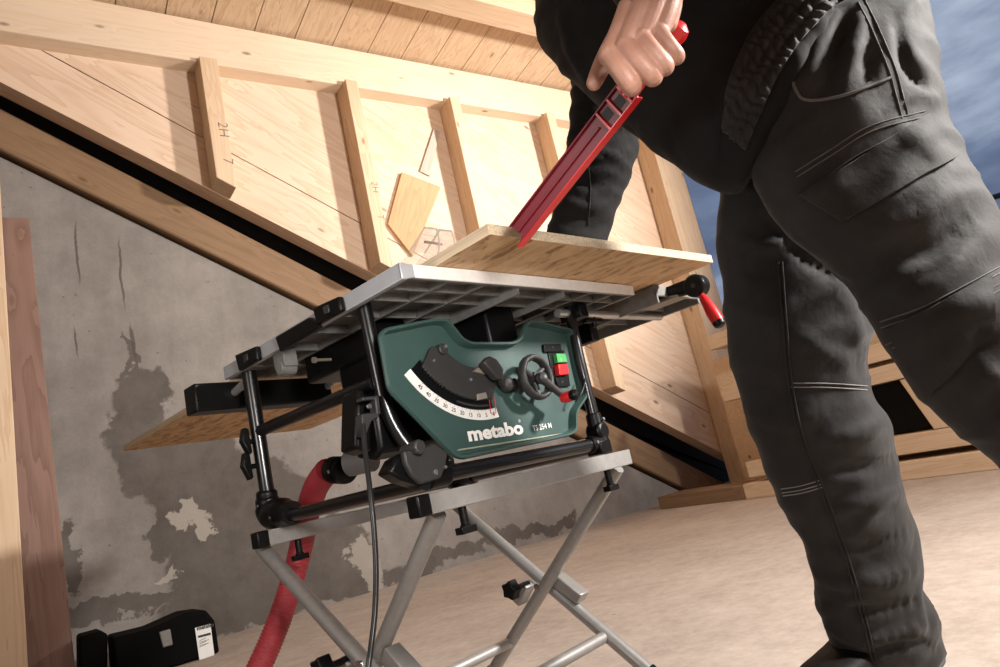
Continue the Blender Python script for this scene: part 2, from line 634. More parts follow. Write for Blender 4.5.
# concrete gable: its top follows the roof slope down to the floor
zt = lambda x: 2.745 - .592 * x
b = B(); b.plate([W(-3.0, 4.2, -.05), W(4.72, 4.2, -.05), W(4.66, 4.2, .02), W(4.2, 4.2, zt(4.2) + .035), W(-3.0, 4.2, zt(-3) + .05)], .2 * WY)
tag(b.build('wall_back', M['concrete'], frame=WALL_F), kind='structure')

slope = Vector((1, -.5815)).normalized()
nrm2 = Vector((.5815, 1)).normalized()
def low(x): return 3.142 - .5682 * x          # lower edge of the boarding, on the plane y = 4.0
# boarding of the dormer cheek, three runs of boards parallel to the slope
b = B()
xs0, xs1 = -2.6, 5.62
step = .56 / math.cos(math.atan(.5682))
edges = [0, .352, 5.0]
ztop = 3.75
for i in range(2):
    g0 = .004 if i else 0
    lo_, hi_ = edges[i] + g0, edges[i + 1] - .004
    poly = []
    # clip the strip by z < ztop and x range
    def clip(z_): return min(z_, ztop)
    pts = []
    N = 2
    xa = max(xs0, (low(0) + lo_ - ztop) / .5682)
    if xa >= xs1: continue
    xb = max(xs0, (low(0) + hi_ - ztop) / .5682)
    pts = [(xa, low(xa) + lo_), (xs1, low(xs1) + lo_), (xs1, low(xs1) + hi_)]
    if xb < xs1: pts.append((xb, low(xb) + hi_))
    if xb > xa + 1e-4 and low(xa) + hi_ > ztop: pts.append((xa, ztop))
    b.plate([W(x, 4.0, z) for x, z in pts], .13 * WY)
PANEL_F = frame_of(W(0, 4, low(0)), slope.x * WX + slope.y * EZ, WY)
tag(b.build('wall_left', M['spruce_panel'], frame=PANEL_F, bevel=.0), kind='structure')

def timber(name, fr, pts, off, along, label, cat, mat='spruce', group=None, bevel=.004, parent=None):
    """a sawn timber: polygon pts extruded by off, grain running along `along`"""
    b = B(); b.plate(pts, off)
    c = sum((Vector(p) for p in pts), Vector()) / len(pts)
    al = Vector(along).normalized()
    side = Vector(off)
    if abs(side.normalized().dot(al)) > .9: side = pts[1] - pts[0] if abs((pts[1] - pts[0]).normalized().dot(al)) < .9 else pts[2] - pts[1]
    o = b.build(name, M[mat], parent=parent, frame=frame_of(c, al, side), bevel=bevel)
    if label: tag(o, label, cat, group)
    return o

SL = slope.x * WX + slope.y * EZ
# rafter lying on the concrete
timber('rafter', W, [W(.02, 4.15, zt(.02) + .065), W(4.70, 4.15, .02), W(5.14, 4.15, .02), W(-.85, 4.15, zt(-.85) + .33), W(-.85, 4.15, zt(-.85) + .065)], .2 * WY, SL,
       'long sloping brown rafter lying on top of the concrete wall', 'beam', 'spruce_dark', bevel=.012)
# added dark backing sheet behind rafter and boarding, shuts sky out of the gap
b = B(); b.plate([W(-3.0, 4.42, zt(-3.0) - .3), W(4.0, 4.42, .0), W(5.75, 4.42, .0), W(5.75, 4.42, 3.75), W(-3.0, 4.42, 3.75)], .05 * WY)
tag(b.build('added_backing_sheet', simple('dark_backing', (.02, .018, .017), .9), frame=WALL_F), kind='structure')
# head plate of the cheek wall
timber('head_beam', W, [W(-2.2, 3.88, 3.35), W(5.5, 3.88, 3.35), W(5.5, 3.88, 3.655), W(-2.2, 3.88, 3.655)], .2 * WY, WX,
       'long pale head beam under the ceiling boards, on top of the studs', 'beam', 'spruce_pale', bevel=.006)
STUDS = [(1.057, 1.163, 2.536, 'short stud with pencil writing 2H, leftmost on the board wall', 3.84),
         (2.003, 2.092, 1.93, 'stud on the board wall above the left corner of the saw table', 3.83),
         (2.848, 2.935, 1.45, 'stud on the board wall just left of the red push stick', 3.83),
         (3.80, 3.89, .93, 'stud on the board wall half hidden behind the red push stick', 3.83)]
for x0, x1, zb, lab, yf in STUDS:
    zb0 = low(x0) + .004; zb1 = low(x1) + .004
    o = timber('timber_stud', W, [W(x0, yf, zb0), W(x1, yf, zb1), W(x1, yf, 3.362), W(x0, yf, 3.362)], (3.998 - yf) * WY, EZ, lab, 'timber stud', group='studs of the dormer cheek')
    if x0 < 2.5:
        t = B()
        p = W((x0 + x1) / 2, yf - .0005, 2.95 if x0 < 1.5 else 2.62)
        for s_, dz in ((('2H', 0), ('7', -.24)) if x0 < 1.5 else (('2H', 0), ('T', -.24))):
            t = B()
            text_mesh(t, s_, p + dz * EZ - .03 * EZ, -EZ, WX, .085 if x0 < 1.5 else .07, .0004, -.012)
            t.build('pencil_mark', M['pencil'], parent=o, smooth=False)
# corner post of the opening
timber('corner_post', W, [W(5.005, 3.8, .0), W(5.335, 3.8, .0), W(5.335, 3.8, 3.34), W(5.005, 3.8, 3.34)], .195 * WY, EZ,
       'tall thick corner post at the open end of the board wall', 'timber post')
# offcut board nailed on the wall
q = [wp(x, y, 1, 3.972) for x, y in ((402, 172), (441, 187), (413, 256), (388, 224))]
timber('offcut_board', W, [W(v.x, 3.972, v.z) for v in q], .025 * WY, W(q[0].x, 0, q[0].z) - W(q[3].x, 0, q[3].z),
       'short tilted offcut board fixed on the board wall above the saw table', 'board', 'offcut', bevel=.002)
q = [wp(x, y, 1, 3.985) for x, y in ((434, 128), (440, 132), (430, 176), (420, 171))]
timber('lath', W, [W(v.x, 3.985, v.z) for v in q], .012 * WY, W(q[0].x, 0, q[0].z) - W(q[3].x, 0, q[3].z),
       'thin grey lath sticking up above the tilted offcut board', 'board', 'lath', bevel=.001)

# ceiling boards
b = B()
CB = .12
def ceil_pt(x, y, up=0): return W(x, y, 3.657 + (4.05 - y) * CB + up)
x = -2.6
k = 0
while x < 7.0:
    wdt = .27
    b.hexa([ceil_pt(x + .003, 1.0), ceil_pt(x + wdt - .003, 1.0), ceil_pt(x + wdt - .003, 4.3), ceil_pt(x + .003, 4.3)],
           [ceil_pt(x + .003, 1.0, .03), ceil_pt(x + wdt - .003, 1.0, .03), ceil_pt(x + wdt - .003, 4.3, .03), ceil_pt(x + .003, 4.3, .03)])
    x += wdt; k += 1
b.hexa([ceil_pt(-2.6, .9, .031), ceil_pt(7.0, .9, .031), ceil_pt(7.0, 4.4, .031), ceil_pt(-2.6, 4.4, .031)], [ceil_pt(-2.6, .9, .06), ceil_pt(7.0, .9, .06), ceil_pt(7.0, 4.4, .06), ceil_pt(-2.6, 4.4, .06)])
tag(b.build('ceiling', M['spruce_ceiling'], frame=frame_of(W(0, 4, 3.6), -WY, WX)), kind='structure')
b = B(); b.box(W, -3.0, 5.4, -3.4, 1.0, 4.06, 4.12)
tag(b.build('ceiling', M['spruce_ceiling'], frame=frame_of(W(0, 0, 4.06), -WY, WX)), kind='structure')
b = B(); b.box(W, -3.1, 5.6, -3.5, -3.4, 0, 4.1)
tag(b.build('wall_front', M['spruce_panel'], frame=frame_of(W(0, -3.4, 1), WX, WY)), kind='structure')
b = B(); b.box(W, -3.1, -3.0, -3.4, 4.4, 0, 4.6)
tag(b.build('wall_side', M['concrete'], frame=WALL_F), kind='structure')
zc = 3.657 + (4.05 - 3.1) * CB
q0, q1 = wp(385, 0, 1, 3.3), wp(555, 42, 1, 3.3)
zb = (q0.z + q1.z) / 2
timber('purlin', W, [W(-2.4, 3.3, zb), W(6.4, 3.3, zb), W(6.4, 3.3, zc - .026), W(-2.4, 3.3, zc - .026)], -.2 * WY, WX,
       'pale ceiling beam crossing the top edge, below the ceiling boards', 'beam', bevel=.006)

# low timber parapet at the right, below the opening
XP = 4.0
def rail(z0, z1, y0, y1, x0, x1, lab, mat='spruce'):
    timber('parapet_rail', W, [W(x0, y0, z0), W(x1, y0, z0), W(x1, y0, z1), W(x0, y0, z1)], (y1 - y0) * WY, WY, lab, 'timber rail', mat, group='rails of the low parapet')
rail(0.0, .10, -.2, 3.1, XP, XP + .3, 'lowest pale sole timber lying on the floor, behind the legs')
rail(0.0, .095, 3.105, 3.9, XP, XP + .3, 'short dark brown sole timber on the floor at the foot of the rafter', 'spruce_dark')
rail(.135, .24, -.2, 3.05, XP + .03, XP + .3, 'second timber above the sole timber of the parapet')
rail(.545, .64, -.2, 2.3, XP + .02, XP + .2, 'brown rail of the parapet above the dark opening', 'spruce')
rail(.665, .765, -.2, 3.05, XP, XP + .25, 'pale top rail of the parapet, right of the standing leg')
rail(1.035, 1.135, 2.3, 3.05, XP, XP + .25, 'short upper rail next to the corner post behind the standing leg')
b = B(); b.box(W, XP + .31, XP + .35, -1.0, 3.3, .0, 1.0)
tag(b.build('wall_right', M['spruce'], frame=WALL_F), kind='structure')
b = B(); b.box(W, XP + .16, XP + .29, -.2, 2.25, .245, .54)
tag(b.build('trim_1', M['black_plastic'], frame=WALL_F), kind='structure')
timber('parapet_strut', W, [W(XP + .03, 1.68, .243), W(XP + .03, 1.81, .243), W(XP + .03, 1.90, .54), W(XP + .03, 1.77, .54)], .12 * WX, .14 * WY + .5 * EZ,
       'slanting short strut between parapet rails right of the standing leg', 'timber strut')
timber('parapet_stud', W, [W(XP + .01, 2.7, .245), W(XP + .01, 2.83, .245), W(XP + .01, 2.83, .66), W(XP + .01, 2.7, .66)], .15 * WX, EZ,
       'short upright between the parapet rails, behind the standing leg', 'timber stud')

# planks leaning on the concrete at the left
def leaning(name, pxs, y_bot, y_top, th, mat, lab, x_l=None):
    (tx, ty), (bx, by) = pxs
    t = wp(tx, ty, 1, y_top); bq = wp(bx, by, 1, y_bot)
    zt_ = t.z
    # extend to the floor
    k = (bq.z - 0) / (t.z - bq.z)
    b0 = bq + (bq - t) * k
    wd = x_l
    n_ = Vector((0, t.y - b0.y, t.z - b0.z)).normalized()
    pts = [W(b0.x - wd, b0.y, 0), W(b0.x, b0.y, 0), W(t.x, t.y, t.z), W(t.x - wd, t.y, t.z)]
    timber(name, W, pts, th * (WY * n_.z - EZ * n_.y), pts[2] - pts[1], lab, 'board', mat, bevel=.003)
leaning('leaning_board', ((29, 218), (75, 667)), 3.78, 3.98, .03, 'formwork', 'weathered reddish brown board leaning on the concrete wall', .21)
leaning('leaning_board', ((-2, 150), (28, 667)), 3.55, 3.83, .04, 'spruce', 'pale leaning board at the left picture edge, in front of the brown one', .20)

# ------------------------------------------------------------------ folding stand
ZF = -CORNER.z                        # floor in saw coordinates
stand = thing('saw_stand', S(.28, .3, ZF), YAW_S, 'folding aluminium stand with crossed tube legs under the green table saw', 'stand')
RT = -.336
for (ya, yb, x0, x1, nm) in ((.035, .062, sp(431, 512, 1, .035).x, sp(633, 463, 1, .035).x, 'front'), (.548, .575, sp(269, 547, 1, .548).x, .56, 'rear')):
    b = B(); b.box(S, x0, x1, ya, yb, RT - .031, RT)
    r = b.build('rail', M['stand_metal'], stand, bevel=.002)
    c = B(); c.box(S, x0 - .022, x0 + .004, ya - .001, yb + .001, RT - .032, RT + .001)
    c.build('end_cap', M['black_plastic'], r, bevel=.003)
    for xk in ((sp(463, 512, 1, .048).x - .01, sp(609, 478, 1, .048).x - .01) if nm == 'front' else (sp(300, 552, 1, .56).x - .01,)):
        k = B()
        k.lathe(S(xk + .01, (ya + yb) / 2, RT - .031), -EZ, [(0, .007), (.028, .007), (.028, .009), (.042, .009)], 12)
        k.box(S, xk + .010 - .016, xk + .010 + .016, (ya + yb) / 2 - .009, (ya + yb) / 2 + .009, RT - .073, RT - .062)
        k.build('clamp_screw', M['black_plastic'], r, bevel=.0015)
LR = .0148
LEGPX = {(True, 1): ((262, 548), (365, 663)), (True, 0): ((437, 515), (373, 667)), (False, 0): ((610, 480), (510, 643)), (False, 1): ((465, 513), (608, 636))}
for xl, inn in ((0.0, 1), (.55, -1)):
    for k in (0, 1):
        xo = xl + (.03 if (k == 0) == (xl < .3) else .0)
        pa, pb = LEGPX[(xl < .3, k)]
        va, vb = sp(*pa, 0, xo), sp(*pb, 0, xo)
        d0_ = S(xo, vb.y, vb.z) - S(xo, va.y, va.z)
        top = S(xo, va.y, va.z)
        top = top - d0_ * ((CORNER.z + RT - .033 - top.z) / (-d0_.z))
        d = d0_
        bot = top + d * ((top.z - .014) / (-d.z))
        b = B(); b.tube([top, bot], LR, 18)
        lg = b.build('leg', M['stand_metal'], stand)
        f = B(); f.tube([bot + d.normalized() * -.03, bot + d.normalized() * .01], LR + .003, 16)
        f.build('foot_cap', M['black_plastic'], lg)
    # pivot
    pc = sp(*((366, 663) if xl < .3 else (541, 586)), 0, xl)
    pv = S(xl + .015, pc.y, pc.z)
    PO = Vector((0, pc.y - .305, pc.z + .592))
    PS_ = lambda x, y, z: S(x, y + PO.y, z + PO.z)
    b = B()
    b.lathe(pv - SX * .03, SX, [(0, .006), (0, .009), (.006, .009), (.006, .004), (.054, .004), (.054, .009), (.06, .009), (.06, .004)], 14)
    b.build('pivot_bolt', M['steel'], stand)
    b = B()
    b.plate([PS_(xl - .018, .335, -.590), PS_(xl - .018, .375, -.632), PS_(xl - .018, .392, -.618), PS_(xl - .018, .352, -.576)], SX * .034)
    b.build('bracket', M['stand_metal'], stand, bevel=.003)
    b = B()
    b.plate([PS_(xl + .016, .29, -.597), PS_(xl + .016, .225, -.642), PS_(xl + .016, .205, -.622), PS_(xl + .016, .27, -.572)], SX * .034)
    b.build('bracket', M['stand_metal'], stand, bevel=.003)
    b = B()
    kp = PS_(xl - .045, .345, -.583)
    n = 10
    poly = []
    for j in range(10):
        r_ = .024 if j % 2 else .017
        poly.append(kp + r_ * (math.cos(j * math.pi / 5) * SY + math.sin(j * math.pi / 5) * EZ))
    b.plate(poly, -SX * .026)
    b.tube([kp, kp + SX * .05], .006, 10)
    b.build('star_knob', M['black_plastic'], stand, bevel=.003)
for q_, xx in (((511, 642), .55), ((606, 636), .58)):
    v_ = sp(*q_, 0, xx)
    b = B(); b.tube([S(.015, v_.y, v_.z), S(xx, v_.y, v_.z)], .0125, 16)
    b.build('crossbar', M['stand_metal'], stand)

# ------------------------------------------------------------------ table saw
saw = thing('table_saw', S(.3, .3, RT), YAW_S, 'green and black portable table saw with cast aluminium table on the folding stand', 'table saw')
TX1, TY1, TZ = .668, .65, .0235
# table
b = B()
b.box(S, 0, TX1, 0, TY1, .017, TZ)
b.box(S, 0, TX1, .0, .008, 0, .018)
b.box(S, 0, TX1, TY1 - .008, TY1, 0, .018)
b.box(S, TX1 - .008, TX1, 0, TY1, 0, .018)
b.box(S, 0, .008, 0, TY1, 0, .018)
tab = b.build('table_top', M['alu_cast'], saw, bevel=.0015)
b = B()
for xx in (.09, .18, .27, .41, .50, .585):
    b.box(S, xx, xx + .005, .008, TY1 - .008, -.012 if xx in (.27, .41) else .0, .018)
for yy in (.055, .11, .20, .30, .42, .54):
    b.box(S, .008, TX1 - .008, yy, yy + .005, .001, .018)
b.build('rib', M['alu_cast'], tab)
b = B(); b.box(S, .012, TX1, -.004, .0005, .0005, TZ)
b.build('front_edge', M['alu_pale'], tab, bevel=.0015)
b = B(); b.box(S, -.012, .0, 0, .64, -.002, TZ + .003)
b.plate([S(-.012, 0, TZ + .003), S(.016, -.004, TZ - .002), S(.016, -.004, .001), S(-.012, 0, -.002)], SY * .006)
sr = b.build('side_rail', simple('grey_anodised_rail', (.46, .475, .50), .45, .4, var=.04), saw, bevel=.0015)
def clip_box(corners, th, name, mat, parent, bev=.003):
    b = B(); pts = [S(-.0125, c.y, c.z) for c in corners]
    b.plate(pts, -SX * th)
    o = b.build(name, M[mat], parent, bevel=bev)
    return o
for cs in (((318, 308), (344, 296.5), (347, 311), (322, 325)), ((240, 355), (261, 346), (263, 360), (244, 371))):
    c3 = [sp(x, y, 0, -.012) for x, y in cs]
    o = clip_box(c3, .012, 'end_clip', 'black_plastic', sr)
    cc = sum(c3, Vector()) / 4
    b = B(); b.box(S, -.0275, -.024, cc.y - .010, cc.y + .006, cc.z - .007, cc.z + .007)
    b.build('clip_insert', M['graphite'], o, bevel=.001)
c3 = [sp(x, y, 0, -.012) for x, y in ((279, 337), (313, 317), (325, 327), (284, 352))]
o = clip_box(c3, .009, 'handle_grip', 'black_plastic', sr)
# little fixings under the left edge
for (px, py, z_) in ((287, 370, -.03),):
    q = sp(px, py, 0, .015)
    b = B()
    b.box(S, .0, .03, q.y - .02, q.y + .02, q.z + .004, .002)
    b.lathe(S(-.002, q.y, q.z + .004), SX, [(0, .006), (0, .013), (.034, .013), (.034, 0)], 18)
    b.build('lug', M['alu_cast'], tab, bevel=.001)
    q = sp(313, 360, 0, .02)
    b = B(); b.lathe(S(.02, q.y, q.z), SX, [(0, .0), (0, .006), (.006, .006), (.006, .003), (.04, .003)], 12)
    b.build('screw', M['brass'], tab)
# blade housing, motor
b = B()
b.plate([S(.30, .13, .012), S(.30, .50, .012), S(.30, .48, -.10), S(.30, .36, -.22), S(.30, .22, -.22), S(.30, .13, -.10)], SX * .09)
b.build('blade_housing', M['black_plastic'], saw, bevel=.006)
b = B()
b.lathe(S(.13, .34, -.15), SX, [(0, .0), (0, .05), (.01, .062), (.06, .064), (.065, .07), (.14, .07), (.17, .06)], 28)
b.build('motor', M['black_plastic'], saw, bevel=.004)
b = B()
b.plate([S(.01, .16, -.155), S(.01, .235, -.155), S(.01, .24, -.25), S(.01, .19, -.262), S(.01, .165, -.25)], SX * .16)
b.build('motor_cover', M['black_plastic'], saw, bevel=.008)
b = B(); b.box(S, .10, .29, .24, .50, -.055, .012)
b.build('wiring_box', M['black_plastic'], saw, bevel=.008)
# chips tray dark back of the front panel
b = B()
b.box(S, .10, .54, .17, .38, -.19, -.05)
b.build('inner_housing', M['black_plastic'], saw, bevel=.01)

# green front panel
YP, YD = .09, .108
rim_px = [(380, 333), (386, 327), (436, 317), (449, 318), (465, 338), (473, 341), (513, 341), (520, 338), (527, 321), (533, 319), (572, 328), (575.5, 334), (589, 396), (578, 413), (578.5, 431), (571, 436), (464, 459.5), (455, 457), (393, 393), (389, 386)]
rim = [Vector((v.x, v.z)) for v in (sp(x, y, 1, YP) for x, y in rim_px)]
outer = rounded(rim, .012, 4)
in1 = inset(outer, .0065)
in2 = inset(outer, .010)
b = B()
L3 = lambda poly, y: [S(p.x, y, p.y) for p in poly]
loops = [L3(inset(outer, .002), .102), L3(outer, YP + .006), L3(inset(outer, .002), YP), L3(in1, YP), L3(inset(outer, .0075), YP + .003), L3(in2, YD)]
b.rings(loops, caps=False)
k = len(b.v) - len(outer)
b.f.append(list(range(k, k + len(outer))))
panel = b.build('front_panel', M['green'], saw, angle=28)
# pale yellowish ridge line along the bottom
b = B()
pA, pB = sp(458, 450, 1, YD - .004), sp(571, 432.5, 1, YD - .004)
b.tube([S(pA.x, YD - .002, pA.z), S(pB.x, YD - .002, pB.z)], .0016, 8)
b.build('ridge', simple('pale_yellow_edge', (.30, .31, .22), .45), panel)

def fp(px, py, y=YD): 
    v = sp(px, py, 1, y); return Vector((v.x, v.z))
def circ3(p1, p2, p3):
    ax, ay, bx, by, cx_, cy_ = *p1, *p2, *p3
    d = 2 * (ax * (by - cy_) + bx * (cy_ - ay) + cx_ * (ay - by))
    ux = ((ax * ax + ay * ay) * (by - cy_) + (bx * bx + by * by) * (cy_ - ay) + (cx_ * cx_ + cy_ * cy_) * (ay - by)) / d
    uy = ((ax * ax + ay * ay) * (cx_ - bx) + (bx * bx + by * by) * (ax - cx_) + (cx_ * cx_ + cy_ * cy_) * (bx - ax)) / d
    c = Vector((ux, uy)); return c, (Vector(p1) - c).length
def P2(p, y): return S(p.x, y, p.y)
def arc_band(b, c, r0_, r1_, a0, a1, y, th, n=40, teeth=0):
    A = [a0 + (a1 - a0) * i / n for i in range(n + 1)]
    pts = [c + r1_ * Vector((math.cos(t), math.sin(t))) for t in A] + [c + r0_ * Vector((math.cos(t), math.sin(t))) for t in A[::-1]]
    b.plate([P2(p, y) for p in pts], SY * th)
# bevel scale: white arc
oc, orr = circ3(fp(404, 375), fp(439, 407.5), fp(498.5, 417))
ang = lambda p: math.atan2((p - oc).y, (p - oc).x)
a0, a1 = ang(fp(404, 375)), ang(fp(498.5, 417))
if a0 > a1 + math.pi: a1 += 2 * math.pi
if a0 > 0: a0 -= 2 * math.pi
if a1 > 0: a1 -= 2 * math.pi
ir = orr - .0185
b = B(); arc_band(b, oc, ir, orr, a0, a1, YD - .0015, .0012)
scale_o = b.build('bevel_scale', M['white'], panel)
b = B()
nums = ['45', '40', '35', '30', '25', '20', '15', '10', '5', '0']
for i, s_ in enumerate(nums):
    t = a0 + (a1 - a0) * (.155 + .795 * i / 9)
    rd = Vector((math.cos(t), math.sin(t))); tg = Vector((-rd.y, rd.x))
    r_ = orr - .0085
    text_mesh(b, s_, P2(oc + rd * (r_ + .0036), YD - .0016), tg.x * SX + tg.y * EZ, -(rd.x * SX + rd.y * EZ), .0105, .0003, .02, 'CENTER')
    for h_, dt in ((.0050, 0), (.0032, .5)):
        tt = t + (a1 - a0) * .795 / 9 * dt
        if tt > a1: continue
        rd = Vector((math.cos(tt), math.sin(tt))); tg = Vector((-rd.y, rd.x))
        p0, p1 = oc + rd * (ir + .0005), oc + rd * (ir + h_)
        b.add([P2(p0 - tg * .0003, YD - .0019), P2(p0 + tg * .0003, YD - .0019), P2(p1 + tg * .0003, YD - .0019), P2(p1 - tg * .0003, YD - .0019)], [(0, 1, 2, 3)])
b.build('scale_number', M['ink'], scale_o, smooth=False)
# dark opening below the sector
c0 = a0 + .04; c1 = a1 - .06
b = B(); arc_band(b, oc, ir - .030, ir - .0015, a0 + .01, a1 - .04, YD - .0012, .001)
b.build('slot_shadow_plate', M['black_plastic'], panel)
b = B(); arc_band(b, oc, ir - .010, ir - .006, a0 + .6, a1 - .1, YD - .003, .002)
b.build('guide_rib', M['graphite'], panel)
# toothed sector
b = B()
A0, A1 = a0 + .02, a1 + .02
nt = 27
pts = []
for i in range(nt * 2 + 1):
    t = A0 + .04 + (A1 - A0 - .1) * i / (nt * 2)
    r_ = ir - (.0165 if i % 2 else .0205)
    pts.append(oc + r_ * Vector((math.cos(t), math.sin(t))))
up_ = smooth_path([Vector((*fp(*q), 0)) for q in ((427, 350), (431, 347.5), (441, 351.5), (453, 361), (468, 370), (481.5, 374.5), (496, 376))], 5)
for q in up_[::-1]: pts.append(Vector((q.x, q.y)))
b.plate([P2(p, YD - .009) for p in pts], SY * .006)
sector = b.build('toothed_sector', M['graphite'], panel, bevel=.0006)
for px, py in ((433.8, 360.5), (471, 379.5)):
    p = fp(px, py, YD - .01)
    b = B(); b.lathe(S(p.x, YD - .011, p.y), SY, [(0, 0), (0, .0026), (.002, .003)], 12)
    b.build('rivet', M['steel'], sector)
# curved slot above with end knob
sl = [fp(*p) for p in ((443, 353), (455, 363), (468, 369), (482, 371), (490, 371))]
cs = smooth_path([S(p.x, YD - .0006, p.y) for p in sl], 8)
b = B()
for i in range(len(cs) - 1):
    d = (cs[i + 1] - cs[i]).normalized().cross(SY) * .0052
    b.add([cs[i] + d, cs[i + 1] + d, cs[i + 1] - d, cs[i] - d], [(0, 1, 2, 3)])
b.build('curved_slot', M['ink'], panel, smooth=False)
p = fp(438.5, 351)
b = B(); b.lathe(S(p.x, YD - .016, p.y), SY, [(0, 0), (0, .0085), (.002, .0105), (.014, .0105), (.016, .007)], 24)
kn = b.build('stop_knob', M['graphite'], panel)
p2 = fp(440, 349)
b = B(); b.lathe(S(p2.x - .0005, YD - .0185, p2.y), SY, [(0, 0), (0, .003), (.003, .0035)], 14)
b.build('screw', M['steel'], kn)
# clamping lever
def pz(px, py, y): v = sp(px, py, 1, y); return S(v.x, y, v.z)
b = B()
b.plate([pz(484, 362, 0.070), pz(490, 355.5, 0.070), pz(497, 359, 0.070), pz(504, 369, 0.070), pz(503, 379, 0.070), pz(498, 378, 0.070), pz(489, 368, 0.070)], SY * .018)
b.tube([pz(500, 376, 0.080), pz(502, 384, 0.095)], .008, 14)
b.lathe(pz(504, 385, 0.105), -SY, [(0, .016), (.012, .015), (.018, .011), (.02, 0)], 20)
lev = b.build('clamping_lever', M['graphite'], panel, bevel=.003)
b = B()
b.plate([pz(474, 371, 0.093), pz(480, 366, 0.093), pz(486, 369, 0.093), pz(486, 374, 0.093)], SY * .01)
b.build('lever_plate', M['fence_tan'], panel, bevel=.001)
b = B()
b.plate([pz(477, 394, 0.097), pz(486, 392, 0.097), pz(488, 398, 0.097), pz(478, 400, 0.097)], SY * .01)
sp_o = b.build('pointer_block', M['fence_tan'], panel, bevel=.001)
b = B()
b.tube([pz(489, 397, 0.102), pz(491, 413, 0.102), pz(493, 414.5, 0.102), pz(496, 413, 0.102), pz(494.5, 397, 0.102)], .0007, 6)
b.build('pointer_needle', M['red'], panel)
# hub left of the wheel
b = B(); p = pz(511, 386, 0.105)
b.lathe(p, -SY, [(0, .013), (.012, .013), (.016, .009), (.018, 0)], 20)
b.build('pivot_hub', M['black_plastic'], panel)
# hand wheel
yw_ = .072
wc = pz(536, 377, yw_)
rw = .0405
b = B()
ring = []
n = 60
for j in range(n):
    t = 2 * math.pi * j / n
    rr = rw * (1.0 if (j % 6) else .965)
    ring.append(wc + rr * (math.cos(t) * SX + math.sin(t) * EZ))
rr_ = []
for j in range(n):
    d = (ring[j] - wc).normalized()
    rr_.append([ring[j] + d * .0062 * math.cos(q_) + SY * .0105 * math.sin(q_) for q_ in [2 * math.pi * i_ / 14 for i_ in range(14)]])
b.rings(rr_, closed=True)
wheel = b.build('hand_wheel', M['graphite'], panel, angle=60)
b = B()
for j in range(3):
    t = 2 * math.pi * j / 3 + .5
    d = math.cos(t) * SX + math.sin(t) * EZ
    b.tube([wc + d * .008 + SY * .006, wc + d * rw + SY * .002], [.0065, .005], 10)
b.lathe(wc - SY * .004, SY, [(0, .0), (0, .010), (.02, .014), (.05, .014)], 20)
b.build('spoke', M['graphite'], wheel)
b = B()
ca, cb_ = pz(541, 378, yw_ - .012), pz(567, 399, yw_ - .014)
b.tube([ca, ca + (cb_ - ca) * .5, cb_], [.0095, .0075, .0085], 14)
b.lathe(ca + SY * .004, -SY, [(0, .012), (.012, .011), (.016, .006), (.016, 0)], 18)
crank = b.build('crank_arm', M['graphite'], wheel)
b = B(); b.lathe(ca - SY * .0125, SY, [(0, 0), (0, .0035), (.003, .0045)], 14)
b.build('screw', M['steel'], crank)
b = B()
gp = pz(562, 398.5, yw_ - .016)
hd = -SY
b.lathe(gp, hd, [(0, .0), (0, .0085), (.004, .0105), (.020, .0115), (.025, .0105)], 20)
grip = b.build('crank_grip', M['red'], crank)
b = B()
b.lathe(gp + hd * .025, hd, [(0, .0107), (.005, .0115), (.011, .0105), (.015, .006), (.0155, 0)], 20)
b.build('grip_end', M['black_plastic'], grip)
# thin wire bracket beside the crank
b = B(); b.tube(smooth_path([pz(586, 376, .08), pz(584, 386, .07), pz(580, 396, .07), pz(575, 402, .085)], 6), .0014, 8)
b.build('wire_bracket', M['graphite'], panel)
# switch
b = B()
b.plate([pz(543.5, 344, 0.102), pz(561.0, 343.5, 0.102), pz(562.5, 352, 0.102), pz(544.5, 352, 0.102)], SY * .012)
b.plate([pz(555.5, 376, 0.102), pz(569.0, 375.5, 0.102), pz(570.5, 386, 0.102), pz(558.5, 387, 0.102)], SY * .012)
b.plate([pz(547.5, 350, 0.105), pz(564.5, 350, 0.105), pz(569.5, 378, 0.105), pz(553.5, 379, 0.105)], SY * .008)
swt = b.build('switch_plate', M['black_plastic'], panel, bevel=.0015)
b = B(); b.plate([pz(556.5, 353.5, 0.095), pz(565.5, 353.5, 0.095), pz(567.5, 362, 0.095), pz(558.0, 362.5, 0.095)], SY * .012)
gb = b.build('start_button', M['green_button'], swt, bevel=.001)
b = B(); q = pz(561.3, 361, 0.095); text_mesh(b, 'I', q, SX, EZ, .010, .0004, .0, 'CENTER')
b.build('button_sign', M['white'], gb, smooth=False)
b = B(); b.plate([pz(558.0, 364, 0.093), pz(567.5, 363.5, 0.093), pz(569.5, 374, 0.093), pz(560.0, 375, 0.093)], SY * .014)
b.build('stop_button', M['red'], swt, bevel=.0015)
for px, py in ((550.5, 347), (560, 382)):
    b = B(); q = pz(px + 2.5, py, .1015); b.lathe(q, SY, [(0, 0), (0, .0022), (.001, .0025)], 12)
    b.build('screw', M['ink'], swt)
# lettering on the panel
b = B()
o_, e_ = pz(468.5, 441, YD - .001), pz(525, 433, YD - .001)
text_mesh(b, 'metabo', o_, e_ - o_, EZ, .0345, .0006, .042, sx=1.42)
b.build('maker_lettering', M['white'], panel, smooth=False)
b = B()
o_, e_ = pz(533, 431, YD - .001), pz(553, 427.5, YD - .001)
text_mesh(b, 'TS 254 M', o_, e_ - o_, EZ, .0155, .0006, .004)
b.build('model_lettering', M['white'], panel, smooth=False)
b = B(); q = pz(518.5, 422.5, YD - .001); text_mesh(b, '®', q, SX, EZ, .008, .0006, .0)
b.build('trademark_sign', M['white'], panel, smooth=False)

